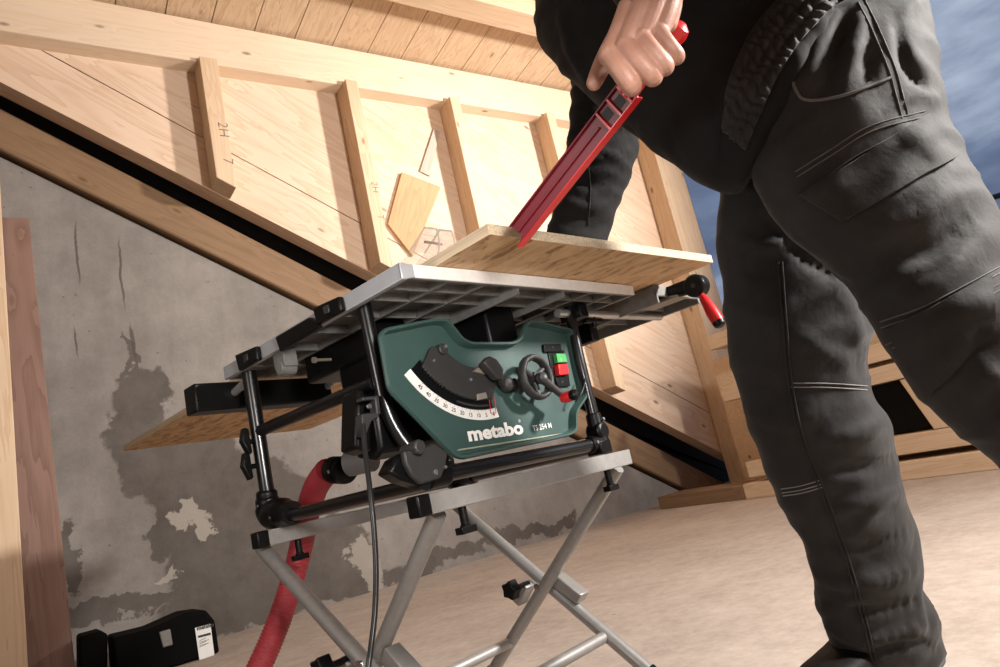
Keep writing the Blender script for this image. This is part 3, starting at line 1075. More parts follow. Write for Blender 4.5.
# tube frame
TR = .0125
b = B()
b.tube(fillet_path([S(.02, .15, .012), S(.026, .15, -.205), S(.075, .12, -.31)], .05), TR, 18)
b.build('front_post', M['black_steel'], saw)
b = B()
b.tube([S(.017, .584, .0), S(.021, .588, -.285)], .0155, 18)
b.build('rear_post', M['black_steel'], saw)
b = B(); b.tube([S(.02, .584, -.131), S(.02, .16, -.133)], TR * 1.02, 16)
b.build('side_tube', M['black_steel'], saw)
zt_ = -.318
b = B(); b.tube([S(.021, .575, zt_), S(.021, .08, zt_)], TR, 18)
b.build('base_tube', M['black_steel'], saw)
b = B(); b.tube([S(.02, .095, zt_ + .008), S(.54, .095, zt_ + .008)], TR * 1.1, 18)
b.build('base_tube', M['black_steel'], saw)
b = B(); b.tube([S(.53, .11, zt_), S(.53, .575, zt_)], TR, 16)
b.build('base_tube', M['black_steel'], saw)
b = B(); b.tube([S(.02, .585, zt_), S(.54, .585, zt_)], TR, 16)
b.build('base_tube', M['black_steel'], saw)
b = B(); b.tube(fillet_path([S(.548, .10, .0), S(.532, .095, -.10), S(.532, .095, -.29)], .05), TR, 18)
b.build('front_post', M['black_steel'], saw)
b = B(); b.tube([S(.53, .584, .0), S(.53, .584, -.3)], TR, 18)
b.build('rear_post', M['black_steel'], saw)
for xx in (.021, .53):
    b = B()
    b.tube(smooth_path([S(xx, .59, -.255), S(xx, .592, -.280), S(xx, .585, zt_ + .012), S(xx, .55, zt_ + .012), S(xx, .50, zt_ + .004)], 5), [.0185] + [.022] * 3 + [.025] * 3 + [.028] * 4 + [.030] * 4 + [.029] * 3 + [.024] * 3, 18)
    fo = b.build('corner_foot', M['black_plastic'], saw)
    for q in (S(xx - .0235, .59, -.285), S(xx - .027, .54, zt_ + .006)):
        b = B(); b.lathe(q, -SX, [(-.004, .004), (.001, .004), (.002, 0)], 12)
        b.build('screw', M['steel'], fo)
# wing bolts on the rear post
for px, py in ((247, 442), (248, 467)):
    q = sp(px, py, 1, .584)
    b = B()
    b.tube([S(.005, .584, q.z), S(q.x + .002, .584, q.z)], .0055, 12)
    b.plate([S(q.x + .004, .575, q.z + .026), S(q.x - .006, .575, q.z + .030), S(q.x - .014, .575, q.z + .003), S(q.x - .002, .575, q.z - .028), S(q.x + .005, .575, q.z - .024)], SY * .018)
    b.build('wing_bolt', M['black_plastic'], saw, bevel=.002)
# front-left corner joint with its fan shaped cover
b = B()
fan = [(404, 451), (420, 449.5), (433, 443), (448, 452), (446, 466), (441, 478), (422, 484), (412, 475), (406, 463)]
b.plate([pz(x, y, .066) for x, y in fan], SY * .012)
fc = b.build('joint_cover', M['graphite'], saw, bevel=.003)
b = B()
back = [(396, 458), (406, 452), (420, 450), (441, 455), (442, 480), (421, 486), (402, 480), (389, 472)]
b.plate([pz(x, y, .078) for x, y in back], SY * .035)
b.tube([S(.035, .095, zt_ + .006), S(.085, .095, zt_ + .007)], .019, 18)
b.build('joint_block', M['black_plastic'], saw, bevel=.005)
b = B(); q = pz(421, 446.5, .052)
b.lathe(q, SY, [(0, 0), (0, .010), (.003, .0125), (.02, .0125), (.03, .010), (.045, .010)], 8)
b.build('joint_knob', M['graphite'], fc, bevel=.0015)
for px, py, r_ in ((436, 472, .0045), (446, 467, .003)):
    b = B(); q = pz(px, py, .064); b.lathe(q, SY, [(0, 0), (0, r_), (.004, r_)], 12)
    b.build('screw', M['steel'], fc)
# front-right corner joint
b = B()
b.tube([S(.49, .095, zt_ + .008), S(.525, .095, zt_ + .008)], .018, 16)
b.tube([S(.532, .095, -.245), S(.533, .094, -.31)], [.0165, .020], 16)
b.lathe(S(.533, .075, -.285), SY, [(0, 0), (0, .016), (.006, .021), (.035, .021), (.04, .015)], 20)
b.box(S, .505, .545, .075, .115, RT + .002, -.305)
jr = b.build('corner_joint', M['black_plastic'], saw, bevel=.003)
for q in (S(.500, .0765, zt_ + .01), S(.536, .073, -.262)):
    b = B(); b.lathe(q, -SY, [(-.004, .0035), (.0015, .0035), (.002, 0)], 12)
    b.build('screw', M['steel'], jr)
# dust port
b = B()
d0, d1, d2, d3 = sp(372, 458, 1, .33), sp(357, 465, 1, .36), sp(343, 470, 1, .40), sp(322, 470, 1, .45)
ax = (S(*d3) - S(*d0)).normalized()
b.lathe(S(*d0) + ax * .0, ax, [(0, .026), (.055, .026)], 24)
dp = b.build('dust_port', simple('grey_port', (.16, .16, .16), .45), saw)
# cable lug on the post
b = B()
b.plate([pz(357, 388, .17), pz(364, 388, .17), pz(372, 408, .17), pz(372, 452, .17), pz(356, 448, .17)], SY * .05)
b.build('cable_cover', M['black_plastic'], saw, bevel=.006)
b = B()
b.plate([pz(362.5, 397, .14), pz(379, 395, .14), pz(381, 414, .14), pz(377, 415, .14), pz(375.5, 399, .14), pz(363, 400.5, .14)], SY * .02)
b.plate([pz(362, 414, .14), pz(377, 412, .14), pz(379, 417, .14), pz(372, 421, .14), pz(366, 436, .14), pz(362, 434, .14)], SY * .02)
b.build('cable_hook', M['graphite'], saw, bevel=.002)
b = B(); b.lathe(pz(370, 406, .145), SY, [(0, 0), (0, .004), (.003, .005)], 12)
b.build('screw', M['steel'], saw)
b = B(); b.box(S, -.07, .27, .665, .72, -.062, .0)
rr = b.build('rear_rail', M['black_plastic'], saw, bevel=.004)
for xx in (.02, .26):
    b = B(); b.tube([S(xx, .60, -.015), S(xx, .70, -.03)], .009, 12)
    b.build('rail_arm', M['alu'], rr)

# table extension at the right
b = B()
b.box(S, .735, .95, -.02, .63, .012, TZ - .001)
b.box(S, .735, .95, -.02, -.012, -.004, .014)
b.box(S, .735, .742, -.02, .63, -.022, .014)
b.box(S, .940, .95, -.02, .63, -.016, .014)
b.box(S, .735, .95, .62, .63, -.012, .014)
for yy in (.08, .2, .33, .46): b.box(S, .735, .95, yy, yy + .005, -.004, .014)
ext = b.build('extension_table', M['alu_cast'], saw, bevel=.0015)
for yy in (.10, .50):
    b = B(); b.tube([S(.50, yy, -.014), S(.945, yy, -.014)], .0095, 14)
    b.build('extension_rod', M['alu'], ext)
b = B()
b.lathe(S(.55, .098, -.014), SX, [(0, .0), (0, .013), (.01, .016), (.016, .013), (.016, 0)], 18)
b.box(S, .545, .575, .07, .13, -.03, .0)
b.build('rod_clamp', M['black_plastic'], ext, bevel=.002)
b = B()
b.box(S, .60, .665, .095, .11, -.034, -.024)
b.tube([S(.632, .10, -.045), S(.632, .10, -.02)], .006, 10)
b.build('rod_knob', M['black_plastic'], ext, bevel=.002)
b = B(); b.box(S, .70, .73, .16, .60, -.06, -.012)
b.build('extension_rail', M['black_plastic'], ext, bevel=.003)
b = B(); b.box(S, .79, .85, -.045, .06, -.012, .012)
fb = b.build('fence_bracket', M['fence_tan'], ext, bevel=.002)
b = B(); b.box(S, .79, .815, -.075, .02, -.006, .020)
b.box(S, .80, .82, .035, .06, .004, .022)
b.build('bracket_arm', M['black_plastic'], fb, bevel=.002)
# locking clamp with red lever
b = B()
cq = sp(696, 286, 0, .80)
cc = S(.80, cq.y, cq.z)
b.lathe(cc + SX * .0, SX, [(-.016, .009), (-.016, .023), (-.011, .0275), (.016, .0275), (.022, .023), (.022, .009)], 26)
b.tube([S(.80, cq.y + .012, cq.z - .004), S(.80, cq.y + .085, cq.z + .007)], .012, 14)
lc = b.build('lever_clamp', M['black_plastic'], ext, bevel=.001)
b = B(); b.lathe(cc - SX * .0165, SX, [(0, 0), (0, .0058), (.004, .006)], 14)
b.build('clamp_pin', M['graphite'], lc)
b = B()
ha, hb = sp(701, 294, 0, .795), sp(721, 326, 0, .79)
A_, B__ = S(*ha), S(*hb)
hd = (B__ - A_)
L_ = hd.length
b.lathe(A_, hd, [(0, 0), (0, .006), (L_ * .15, .0105), (L_ * .6, .0155), (L_ * .86, .0150)], 20)
lv = b.build('lever_grip', M['red'], lc)
b = B(); b.lathe(A_ + hd.normalized() * L_ * .86, hd, [(0, .0151), (L_ * .1, .0142), (L_ * .15, .009), (L_ * .15, 0)], 20)
b.build('grip_end', M['black_plastic'], lv)

# clear blade guard
def clear_plastic(name, alpha):
    m, n, l, p = new_mat(name)
    p.inputs['Base Color'].default_value = (.80, .74, .70, 1)
    p.inputs['Roughness'].default_value = .12
    p.inputs['Alpha'].default_value = alpha
    return m
M['clear'] = clear_plastic('clear_plastic', .16)
M['clear_rim'] = clear_plastic('clear_plastic_edge', .42)
GX = .33
gq = [sp(x, y, 0, GX) for x, y in ((406, 266), (417, 252), (428, 235), (432, 228.5), (444, 230), (446.5, 240), (446, 258), (446, 266))]
for v in gq: v.z = max(v.z, .046)
b = B()
th = .0025
for xx in (GX - .022, GX + .022):
    b.plate([S(xx, v.y, v.z) for v in gq], SX * th)
for i in range(1, 6):
    v, v2 = gq[i], gq[i + 1]
    b.hexa([S(GX - .0195, v.y, v.z), S(GX + .0225, v.y, v.z), S(GX + .0225, v2.y, v2.z), S(GX - .0195, v2.y, v2.z)],
           [S(GX - .0195, v.y, v.z - th), S(GX + .0225, v.y, v.z - th), S(GX + .0225, v2.y, v2.z - th), S(GX - .0195, v2.y, v2.z - th)])
gd = b.build('blade_guard', M['clear'], saw, smooth=False)
b = B()
b.tube([S(GX - .022, v.y, v.z) for v in gq[1:7]], .0022, 8)
b.build('guard_rim', M['clear_rim'], gd)
b = B()
b.tube([S(GX + .024, v.y, v.z) for v in gq[1:7]], .0022, 8)
b.build('guard_rim', M['clear_rim'], gd)
b = B(); q = sp(433, 243, 0, GX)
b.tube([S(GX - .024, q.y, q.z), S(GX + .028, q.y, q.z)], .003, 12)
b.build('guard_pin', M['alu'], saw)

# ------------------------------------------------------------------ workpiece board
def strand_board(name):
    m, n, l, p = new_mat(name)
    tc = n.new('ShaderNodeTexCoord')
    dis = n.new('ShaderNodeTexNoise'); dis.inputs['Scale'].default_value = 9; dis.inputs['Detail'].default_value = 3
    l.new(tc.outputs['Object'], dis.inputs['Vector'])
    ad = n.new('ShaderNodeVectorMath'); ad.operation = 'MULTIPLY_ADD'
    l.new(dis.outputs['Color'], ad.inputs[0]); ad.inputs[1].default_value = (.08, .08, .02); l.new(tc.outputs['Object'], ad.inputs[2])
    cols = []
    for k, (sc_, rot) in enumerate((((16, 60, 60), .25), ((11, 85, 60), -.2), ((24, 50, 60), .7))):
        mp = n.new('ShaderNodeMapping'); mp.inputs['Scale'].default_value = sc_; mp.inputs['Rotation'].default_value = (0, 0, rot)
        l.new(ad.outputs[0], mp.inputs['Vector'])
        vo = n.new('ShaderNodeTexVoronoi'); vo.inputs['Scale'].default_value = 1.0
        l.new(mp.outputs[0], vo.inputs['Vector'])
        sc2 = n.new('ShaderNodeSeparateColor'); l.new(vo.outputs['Color'], sc2.inputs[0]); cols.append(sc2.outputs[0])
    v = math_node(n, l, 'ADD', math_node(n, l, 'MULTIPLY', cols[0], .4), math_node(n, l, 'ADD', math_node(n, l, 'MULTIPLY', cols[1], .35), math_node(n, l, 'MULTIPLY', cols[2], .25)))
    rp = n.new('ShaderNodeValToRGB')
    rp.color_ramp.elements[0].position = .15; rp.color_ramp.elements[0].color = (.27, .14, .06, 1)
    rp.color_ramp.elements[1].position = .75; rp.color_ramp.elements[1].color = (.66, .44, .24, 1)
    e_ = rp.color_ramp.elements.new(.4); e_.color = (.54, .335, .16, 1)
    l.new(v, rp.inputs['Fac']); l.new(rp.outputs['Color'], p.inputs['Base Color'])
    p.inputs['Roughness'].default_value = .6
    return m
WB = strand_board('oriented_strand_board')
M['board'] = WB
M['board_edge'] = wood('board_cut_edge', (.66, .54, .38), (.36, .26, .17), freq=40, knots=0, figure=.7)
pA = Vector((.058, -.138)); dl = Vector((.04, 1)).normalized(); dw = Vector((dl.y, -dl.x))
q = [pA, pA + dw * .70, pA + dw * .70 + dl * 1.87, pA + dl * 1.87]
BZ0, BZ1 = TZ + .001, TZ + .019
bo = timber('workpiece_board', S, [S(v.x, v.y, BZ0) for v in q], EZ * (BZ1 - BZ0), dl.x * SX + dl.y * SY,
            'large tan wood board lying on the saw table, being pushed through', 'board', 'board', bevel=.0008)
bo.data.materials.append(M['board_edge'])
for p in bo.data.polygons:
    if abs((wm(bo).to_3x3() @ p.normal).z) < .5: p.material_index = 1

# ------------------------------------------------------------------ hose, cable
hp = [S(*d2), S(*d3)]
e1 = S(*d2); 
b = B()
ctrl = [(328, 470, .46), (316, 487, .54), (308, 512, .63), (302, 542, .68), (294, 575, .70), (283, 610, .71), (268, 648, .72), (248, 690, .72), (222, 735, .72)]
cp = []
for px, py, yy in ctrl:
    v = sp(px, py, 1, yy); cp.append(S(*v))
q_ = cp[-1]; dh = (cp[-1] - cp[-2]); dh.z = 0; dh.normalize()
for t_, z_ in ((.10, .07), (.22, .032), (.40, .029), (.60, .029)): cp.append(Vector((q_.x + dh.x * t_, q_.y + dh.y * t_, z_)))
path = smooth_path(cp, 90)
# resample densely and ribbed
pts, rs = [], []
acc = 0.0
pts.append(path[0]); rs.append(.026)
res = .0012
for i in range(1, len(path)):
    seg = path[i] - path[i - 1]
    acc += seg.length
    if acc >= res:
        pts.append(path[i]); acc = 0
        rs.append(.0268 if (len(pts) % 4) < 2 else .0252)
fl_ = path[-1].copy(); 
b.tube(pts, rs, 20)
hose = b.build('extraction_hose', M['hose_red'], angle=80)
tag(hose, 'ribbed red dust hose hanging from the saw port down to the floor', 'hose')
b = B()
axh = (cp[0] - S(*d2)).normalized()
b.lathe(S(*d2) - axh * .012, axh, [(0, .027), (.012, .028), (.012, .025), (.02, .025), (.02, .027), (.03, .027), (.03, .0275), (.05, .0275), (.052, .026)], 24)
hc = b.build('hose_cuff', M['black_plastic'], hose)
b = B(); b.lathe(S(*d2) + axh * .012 - SX * .027, -SX, [(-.004, .004), (.0, .004), (.001, 0)], 10)
b.build('screw', M['steel'], hc)
# lying end of the hose continues on the floor
ctrl = [(363, 424, .12), (365, 450, .11), (370, 490, .09), (374, 530, .08), (376, 570, .07), (375, 610, .06), (372, 640, .055), (368, 670, .05), (362, 720, .05)]
cp = [S(*sp(px, py, 1, yy)) for px, py, yy in ctrl]
q_ = cp[-1]
for x_, y_, z_ in ((-.02, .0, .07), (-.05, .03, .012), (-.15, .10, .006), (-.30, .12, .006), (-.50, .05, .006)): cp.append(Vector((q_.x + x_, q_.y + y_, z_)))
b = B(); b.tube(smooth_path(cp, 8), .0042, 12)
tag(b.build('power_cable', M['cable']), 'thin black power cable hanging down in front of the stand', 'cable')

# ------------------------------------------------------------------ tool cases on the floor
def case(px_front, y_, depth, lab, label=True, top=0.0):
    pts = [W(wp(x, y, 1, y_).x, y_, max(.004, wp(x, y, 1, y_).z)) for x, y in px_front]
    o0 = sum(pts, Vector()) / len(pts)
    t = thing('tool_case', Vector((o0.x, o0.y, 0)) + WY * depth * .5, YAW_W, lab, 'case')
    b = B(); b.plate(pts, WY * depth)
    body = b.build('body', M['case'], t, bevel=.012, seg=3)
    return t, pts
M['case'] = simple('matt_black_case', (.002, .002, .002), .75, bump=.1)
M['case'].node_tree.nodes['Principled BSDF'].inputs['Specular IOR Level'].default_value = .08
t, pts = case([(118, 700), (113, 638), (150, 629), (186, 613), (206, 610), (215, 621), (221, 662), (214, 690)], 3.62, .28, 'black tool case with white label on the floor by the concrete wall')
def cpz(px, py, y=3.612): v = wp(px, py, 1, y); return W(v.x, y, v.z)
b = B(); b.plate([cpz(159, 632), cpz(170.5, 629), cpz(173, 645), cpz(163, 648)], WY * .012)
b.build('latch', M['alu_cast'], t, bevel=.004)
b = B(); b.plate([cpz(195, 628), cpz(210.5, 624), cpz(214.5, 655), cpz(199.5, 660)], WY * .012)
lb = b.build('sticker', M['white'], t)
b = B()
o_ = cpz(197, 630.5, 3.6105); e_ = cpz(209, 627.3, 3.6105)
text_mesh(b, 'metabo', o_, e_ - o_, EZ, .024, .0006, .03, sx=1.0)
b.add([cpz(198, 635.8, 3.610), cpz(210.5, 632.5, 3.610), cpz(211, 634.7, 3.610), cpz(198.3, 638, 3.610)], [(0, 1, 2, 3)])
b.build('sticker_print', M['ink'], lb, smooth=False)
b = B()
for k in range(5):
    a_, c_ = 640.5 + k * 1.6, 637.5 + k * 1.6
    b.add([cpz(199.5, a_, 3.610), cpz(206 + (k % 2) * 3, c_ + .3, 3.610), cpz(206 + (k % 2) * 3, c_ + .8, 3.610), cpz(199.5, a_ + .5, 3.610)], [(0, 1, 2, 3)])
b.build('sticker_small_print', M['graphite'], lb, smooth=False)
t2, _ = case([(82, 720), (79, 637), (100, 631), (108, 634), (110, 715)], 3.66, .22, 'smaller black case left of the labelled case, beside the boards')

# ------------------------------------------------------------------ the worker
from mathutils import noise as mnoise
def fabric(name, col, weave=900, rough=.68, sheen=.35, var=.25):
    m, n, l, p = new_mat(name)
    tc = n.new('ShaderNodeTexCoord')
    no = n.new('ShaderNodeTexNoise'); no.inputs['Scale'].default_value = 9; no.inputs['Detail'].default_value = 8; no.inputs['Roughness'].default_value = .65
    l.new(tc.outputs['Object'], no.inputs['Vector'])
    rp = n.new('ShaderNodeValToRGB')
    rp.color_ramp.elements[0].position = .3; rp.color_ramp.elements[1].position = .72
    rp.color_ramp.elements[0].color = tuple(c * (1 - var) for c in col) + (1,)
    rp.color_ramp.elements[1].color = tuple(c * (1 + var) for c in col) + (1,)
    l.new(no.outputs['Fac'], rp.inputs['Fac']); l.new(rp.outputs['Color'], p.inputs['Base Color'])
    p.inputs['Roughness'].default_value = rough
    p.inputs['Sheen Weight'].default_value = sheen
    p.inputs['Sheen Roughness'].default_value = .45
    p.inputs['Specular IOR Level'].default_value = .28
    w1 = n.new('ShaderNodeTexNoise'); w1.inputs['Scale'].default_value = weave; w1.inputs['Detail'].default_value = 2
    l.new(tc.outputs['Object'], w1.inputs['Vector'])
    w2 = n.new('ShaderNodeTexNoise'); w2.inputs['Scale'].default_value = 28; w2.inputs['Detail'].default_value = 4; w2.inputs['Distortion'].default_value = .25
    l.new(tc.outputs['Object'], w2.inputs['Vector'])
    b1 = n.new('ShaderNodeBump'); b1.inputs['Strength'].default_value = .25; b1.inputs['Distance'].default_value = .001
    l.new(w1.outputs['Fac'], b1.inputs['Height'])
    b2 = n.new('ShaderNodeBump'); b2.inputs['Strength'].default_value = .32; b2.inputs['Distance'].default_value = .006
    l.new(w2.outputs['Fac'], b2.inputs['Height']); l.new(b1.outputs['Normal'], b2.inputs['Normal'])
    l.new(b2.outputs['Normal'], p.inputs['Normal'])
    return m
M['trousers'] = fabric('charcoal_work_cotton', (.0205, .019, .0188), rough=.76, sheen=.10, var=.4)
M['jacket'] = fabric('black_work_cotton', (.0048, .0043, .0042), rough=.85, sheen=.05, var=.35)
M['stitch'] = simple('grey_thread', (.24, .23, .22), .8)
M['piping'] = simple('grey_piping', (.085, .08, .078), .7)
M['boot'] = simple('black_boot_leather', (.005, .0045, .0045), .6, bump=.3, bscale=120)
M['boot'].node_tree.nodes['Principled BSDF'].inputs['Specular IOR Level'].default_value = .15
M['hair'] = simple('brown_hair', (.05, .03, .02), .6)


def skin_mat():
    m, n, l, p = new_mat('skin')
    tc = n.new('ShaderNodeTexCoord')
    no = n.new('ShaderNodeTexNoise'); no.inputs['Scale'].default_value = 60; no.inputs['Detail'].default_value = 5
    l.new(tc.outputs['Object'], no.inputs['Vector'])
    c = mix_col(n, l, no.outputs['Fac'], (.31, .145, .10), (.45, .25, .185))
    l.new(c, p.inputs['Base Color'])
    p.inputs['Roughness'].default_value = .48
    p.inputs['Subsurface Weight'].default_value = .12
    p.inputs['Subsurface Radius'].default_value = (.012, .004, .002)
    nb = n.new('ShaderNodeTexNoise'); nb.inputs['Scale'].default_value = 350; nb.inputs['Detail'].default_value = 4
    l.new(tc.outputs['Object'], nb.inputs['Vector'])
    bp = n.new('ShaderNodeBump'); bp.inputs['Strength'].default_value = .3; bp.inputs['Distance'].default_value = .0012
    l.new(nb.outputs['Fac'], bp.inputs['Height']); l.new(bp.outputs['Normal'], p.inputs['Normal'])
    return m
M['skin'] = skin_mat()


def ring(c, u, v, n=40, e=2.0):
    out = []
    for j in range(n):
        t = 2 * math.pi * j / n
        ct, st = math.cos(t), math.sin(t)
        out.append(c + u * (math.copysign(abs(ct) ** (2 / e), ct)) + v * (math.copysign(abs(st) ** (2 / e), st)))
    return out


def sil(L, Rr, d, ratio=.85):          # section given by its two outline points in the photo and its distance
    a, b_ = at(L[0], L[1], d), at(Rr[0], Rr[1], d)
    c = (a + b_) / 2
    u = (b_ - a) / 2
    w = (c - EYE).normalized()
    return (c, u, w * u.length * ratio)


def loft(secs, k=3, n=40, e=2.2):
    """smooth skin through the sections; ends closed by rounded caps"""
    C = smooth_path([s[0] for s in secs], k); U = smooth_path([s[1] for s in secs], k); V = smooth_path([s[2] for s in secs], k)
    return [ring(c, u, v, n, e) for c, u, v in zip(C, U, V)]


def capsule(b, pts, rs, n=18, k=5):
    P = smooth_path(pts, k)
    Rs = [v.x for v in smooth_path([Vector((r, 0, 0)) for r in rs], k)]
    t0 = (P[0] - P[1]).normalized(); t1 = (P[-1] - P[-2]).normalized()
    pre = [(P[0] + t0 * Rs[0] * math.sin(a), Rs[0] * math.cos(a)) for a in (1.45, 1.1, .75, .35)]
    post = [(P[-1] + t1 * Rs[-1] * math.sin(a), Rs[-1] * math.cos(a)) for a in (.35, .75, 1.1, 1.45)]
    allp = pre + list(zip(P, Rs)) + post
    b.tube([p for p, r in allp], [r for p, r in allp], n)


def remesh(b, voxel, smooth=6, fac=.5):
    """one continuous surface over everything collected in b"""
    me = bpy.data.meshes.new('union'); me.from_pydata(b.v, [], b.f)
    bm = bmesh.new(); bm.from_mesh(me); bmesh.ops.recalc_face_normals(bm, faces=bm.faces); bm.to_mesh(me); bm.free()
    o = bpy.data.objects.new('union', me); COL.objects.link(o)
    md = o.modifiers.new('r', 'REMESH'); md.mode = 'VOXEL'; md.voxel_size = voxel; md.adaptivity = 0
    if smooth:
        ms = o.modifiers.new('s', 'SMOOTH'); ms.factor = fac; ms.iterations = smooth
    out = bpy.data.meshes.new_from_object(o.evaluated_get(bpy.context.evaluated_depsgraph_get()))
    bpy.data.objects.remove(o); bpy.data.meshes.remove(me)
    return out


def displace(me, fn):
    me.update()
    ns = [v.normal.copy() for v in me.vertices]
    for v, n_ in zip(me.vertices, ns):
        v.co += n_ * fn(v.co, n_)
    me.update()


def take(b, me):
    b.add([v.co.copy() for v in me.vertices], [list(p.vertices) for p in me.polygons])


PF, PR = SY.copy(), SX.copy()          # the worker faces along the saw, his right is along the table front
pelvis = at(822, 30, 1.06)
person = None
bb = B()
# --- trousers -------------------------------------------------------------
legA = [sil((730, 120), (880, 60), 1.14), sil((722, 185), (862, 140), 1.16), sil((717, 225), (852, 200), 1.17), sil((721, 265), (858, 250), 1.18), sil((725, 320), (872, 318), 1.19), sil((731, 362), (868, 358), 1.195),
        sil((741, 400), (873, 393), 1.20), sil((753, 437), (888, 425), 1.205), sil((770, 480), (899, 470), 1.215), sil((790, 518), (909, 510), 1.22), sil((806, 550), (917, 545), 1.225),
        sil((815, 585), (922, 583), 1.235), sil((819, 612), (931, 612), 1.24), sil((830, 640), (940, 636), 1.245), sil((838, 668), (943, 662), 1.25), sil((846, 694), (944, 688), 1.25), sil((850, 722), (946, 714), 1.25)]
legB = [sil((738, 60), (908, -30), 1.02, .8), sil((738, 120), (934, 20), 1.0, .75), sil((757, 185), (943, 100), .98, .75), sil((792, 240), (972, 162), .955, .8), sil((843, 282), (1005, 225), .93, .85), sil((893, 358), (1060, 305), .90, .9),
        sil((950, 427), (1105, 385), .88, .9)]
kneeB = legB[-1][0]
ankB = kneeB - PF * .24 + Vector((0, 0, .115 - kneeB.z))
def wsec(c, ax, r1, r2, ref=PR):
    ax = ax.normalized(); u = (ref - ax * ref.dot(ax)).normalized(); v = ax.cross(u)
    return (c, u * r1, v * r2)
dB = (ankB - kneeB)
legB += [wsec(kneeB + dB * t, dB, r, r * 1.05, WX * 1.0) for t, r in ((.28, .098), (.55, .092), (.8, .086), (1.0, .082))]
for i in range(7, 11):                 # keep the ring orientation continuous
    c, u, v = legB[i]
    up, vp_ = legB[6][1].normalized(), legB[6][2].normalized()
    ax = dB.normalized()
    u2 = (up - ax * up.dot(ax)).normalized(); v2 = ax.cross(u2)
    if v2.dot(vp_) < 0: v2 = -v2
    legB[i] = (c, u2 * u.length, v2 * v.length)
waist = [sil((768, 25), (880, -85), 1.06, .8), sil((752, 70), (925, -40), 1.06, .85), sil((745, 130), (920, 50), 1.06, .85)]
tb = B()
tb.rings(loft(legA)); tb.rings(loft(legB)); tb.rings(loft(waist))
tm = remesh(tb, .0075, 5)
axA = (legA[-1][0] - legA[3][0]).normalized()
def creases(me, lines):
    bv = BVHTree.FromPolygons([v.co[:] for v in me.vertices], [p.vertices[:] for p in me.polygons])
    sets = []
    for pxs, h_, w_ in lines:
        P = smooth_path([Vector((x, y, 0)) for x, y in pxs], 6)
        pts = []
        for i, q in enumerate(P):
            d = ray(q.x, q.y).normalized()
            hh_ = bv.ray_cast(EYE, d)
            if hh_[0] is not None: pts.append((hh_[0], math.sin(math.pi * (i + .6) / (len(P) + .2)) ** .6))
        sets.append((pts, h_, w_))
    me.update()
    for v in me.vertices:
        tot = 0
        for pts, h_, w_ in sets:
            best = 9
            amp = 0
            for q, a_ in pts:
                dd = (v.co - q).length_squared
                if dd < best: best, amp = dd, a_
            if best < 9 * w_ * w_: tot += h_ * amp * math.exp(-best / (w_ * w_))
        if tot: v.co += v.normal * tot
    me.update()
FOLDS = [([(802, 92), (815, 45), (834, 8)], .010, .011), ([(826, 92), (838, 50), (848, 12)], -.008, .008), ([(842, 88), (852, 45), (862, 12)], .010, .011), ([(868, 80), (872, 45)], -.008, .008),
         ([(898, 20), (905, 60), (925, 92)], -.009, .010), ([(890, 110), (915, 95), (938, 100)], .009, .010), ([(900, 128), (925, 150), (945, 165)], .007, .012),
         ([(765, 200), (800, 235), (838, 264)], .008, .012), ([(770, 222), (805, 258), (850, 285)], -.007, .009), ([(880, 230), (920, 215), (950, 190)], .008, .016), ([(905, 260), (940, 245), (975, 215)], -.008, .012),
         ([(900, 300), (935, 285), (965, 250)], .009, .014), ([(930, 330), (965, 310), (992, 300)], .009, .012), ([(950, 380), (975, 350), (995, 340)], -.008, .012), ([(960, 410), (985, 380), (999, 372)], .009, .012),
         ([(726, 232), (760, 246), (790, 240)], .007, .011), ([(724, 262), (755, 272), (785, 262)], -.006, .009), ([(727, 300), (765, 318), (800, 300)], .006, .013), ([(840, 290), (856, 325), (862, 365)], .008, .018),
         ([(800, 335), (840, 360), (870, 350)], .006, .014), ([(745, 410), (790, 425), (830, 405)], .006, .014), ([(830, 440), (865, 432), (885, 420)], .008, .014), ([(835, 470), (870, 468), (896, 455)], -.008, .012),
         ([(845, 505), (880, 500), (905, 490)], .008, .014), ([(820, 540), (865, 548), (910, 532)], -.007, .012), ([(812, 575), (855, 585), (915, 570)], .009, .013), ([(818, 602), (865, 612), (925, 600)], -.009, .010),
         ([(822, 628), (870, 640), (934, 622)], .010, .013), ([(868, 652), (910, 645), (938, 648)], -.008, .009)]
def fold_trousers(p, n_):
    q = p * 1.0
    w = mnoise.noise(Vector((q.x * 7, q.y * 7, q.z * 13)))
    w2 = mnoise.noise(Vector((q.x * 17 + 4, q.y * 17, q.z * 26 + 9)))
    r1 = 1 - abs(mnoise.noise(Vector((q.x * 6 + 11, q.y * 6 + q.z * 7, q.z * 15 - q.x * 6)))) * 2
    ank = max(0, 1 - p.z / .42)
    return .005 * w + .0025 * w2 + .009 * (max(0, r1 - .35)) * (.6 + ank)
displace(tm, fold_trousers)
creases(tm, FOLDS)
tm2 = B(); take(tm2, tm)
# --- jacket ---------------------------------------------------------------
tor = [sil((744, 190), (880, -90), 1.03, .62), sil((735, 191), (868, -100), 1.03, .66), sil((700, 181), (835, -130), 1.06, .68), sil((655, 146), (780, -170), 1.10, .66), sil((592, 95), (700, -230), 1.16, .62), sil((541, 38), (640, -270), 1.22, .55), sil((535, -60), (590, -260), 1.26, .4)]
jb = B()
jb.rings(loft(tor, 4, 48))
neck = at(540, -235, 1.27)
shL, shR = at(668, -185, 1.02), at(575, -105, 1.38)
elR = at(605, 98, 1.43)
foreR = [sil((572, -40), (668, -10), 1.42, .9), sil((573, 60), (652, 75), 1.43, .9), sil((571, 115), (640, 128), 1.42, .9), sil((566, 160), (634, 160), 1.41, .85), sil((558, 200), (617, 208), 1.39, .8), sil((549, 232), (606, 240), 1.375, .75), sil((543, 244), (602, 254), 1.365, .7)]
jb.rings(loft(foreR, 4, 32))
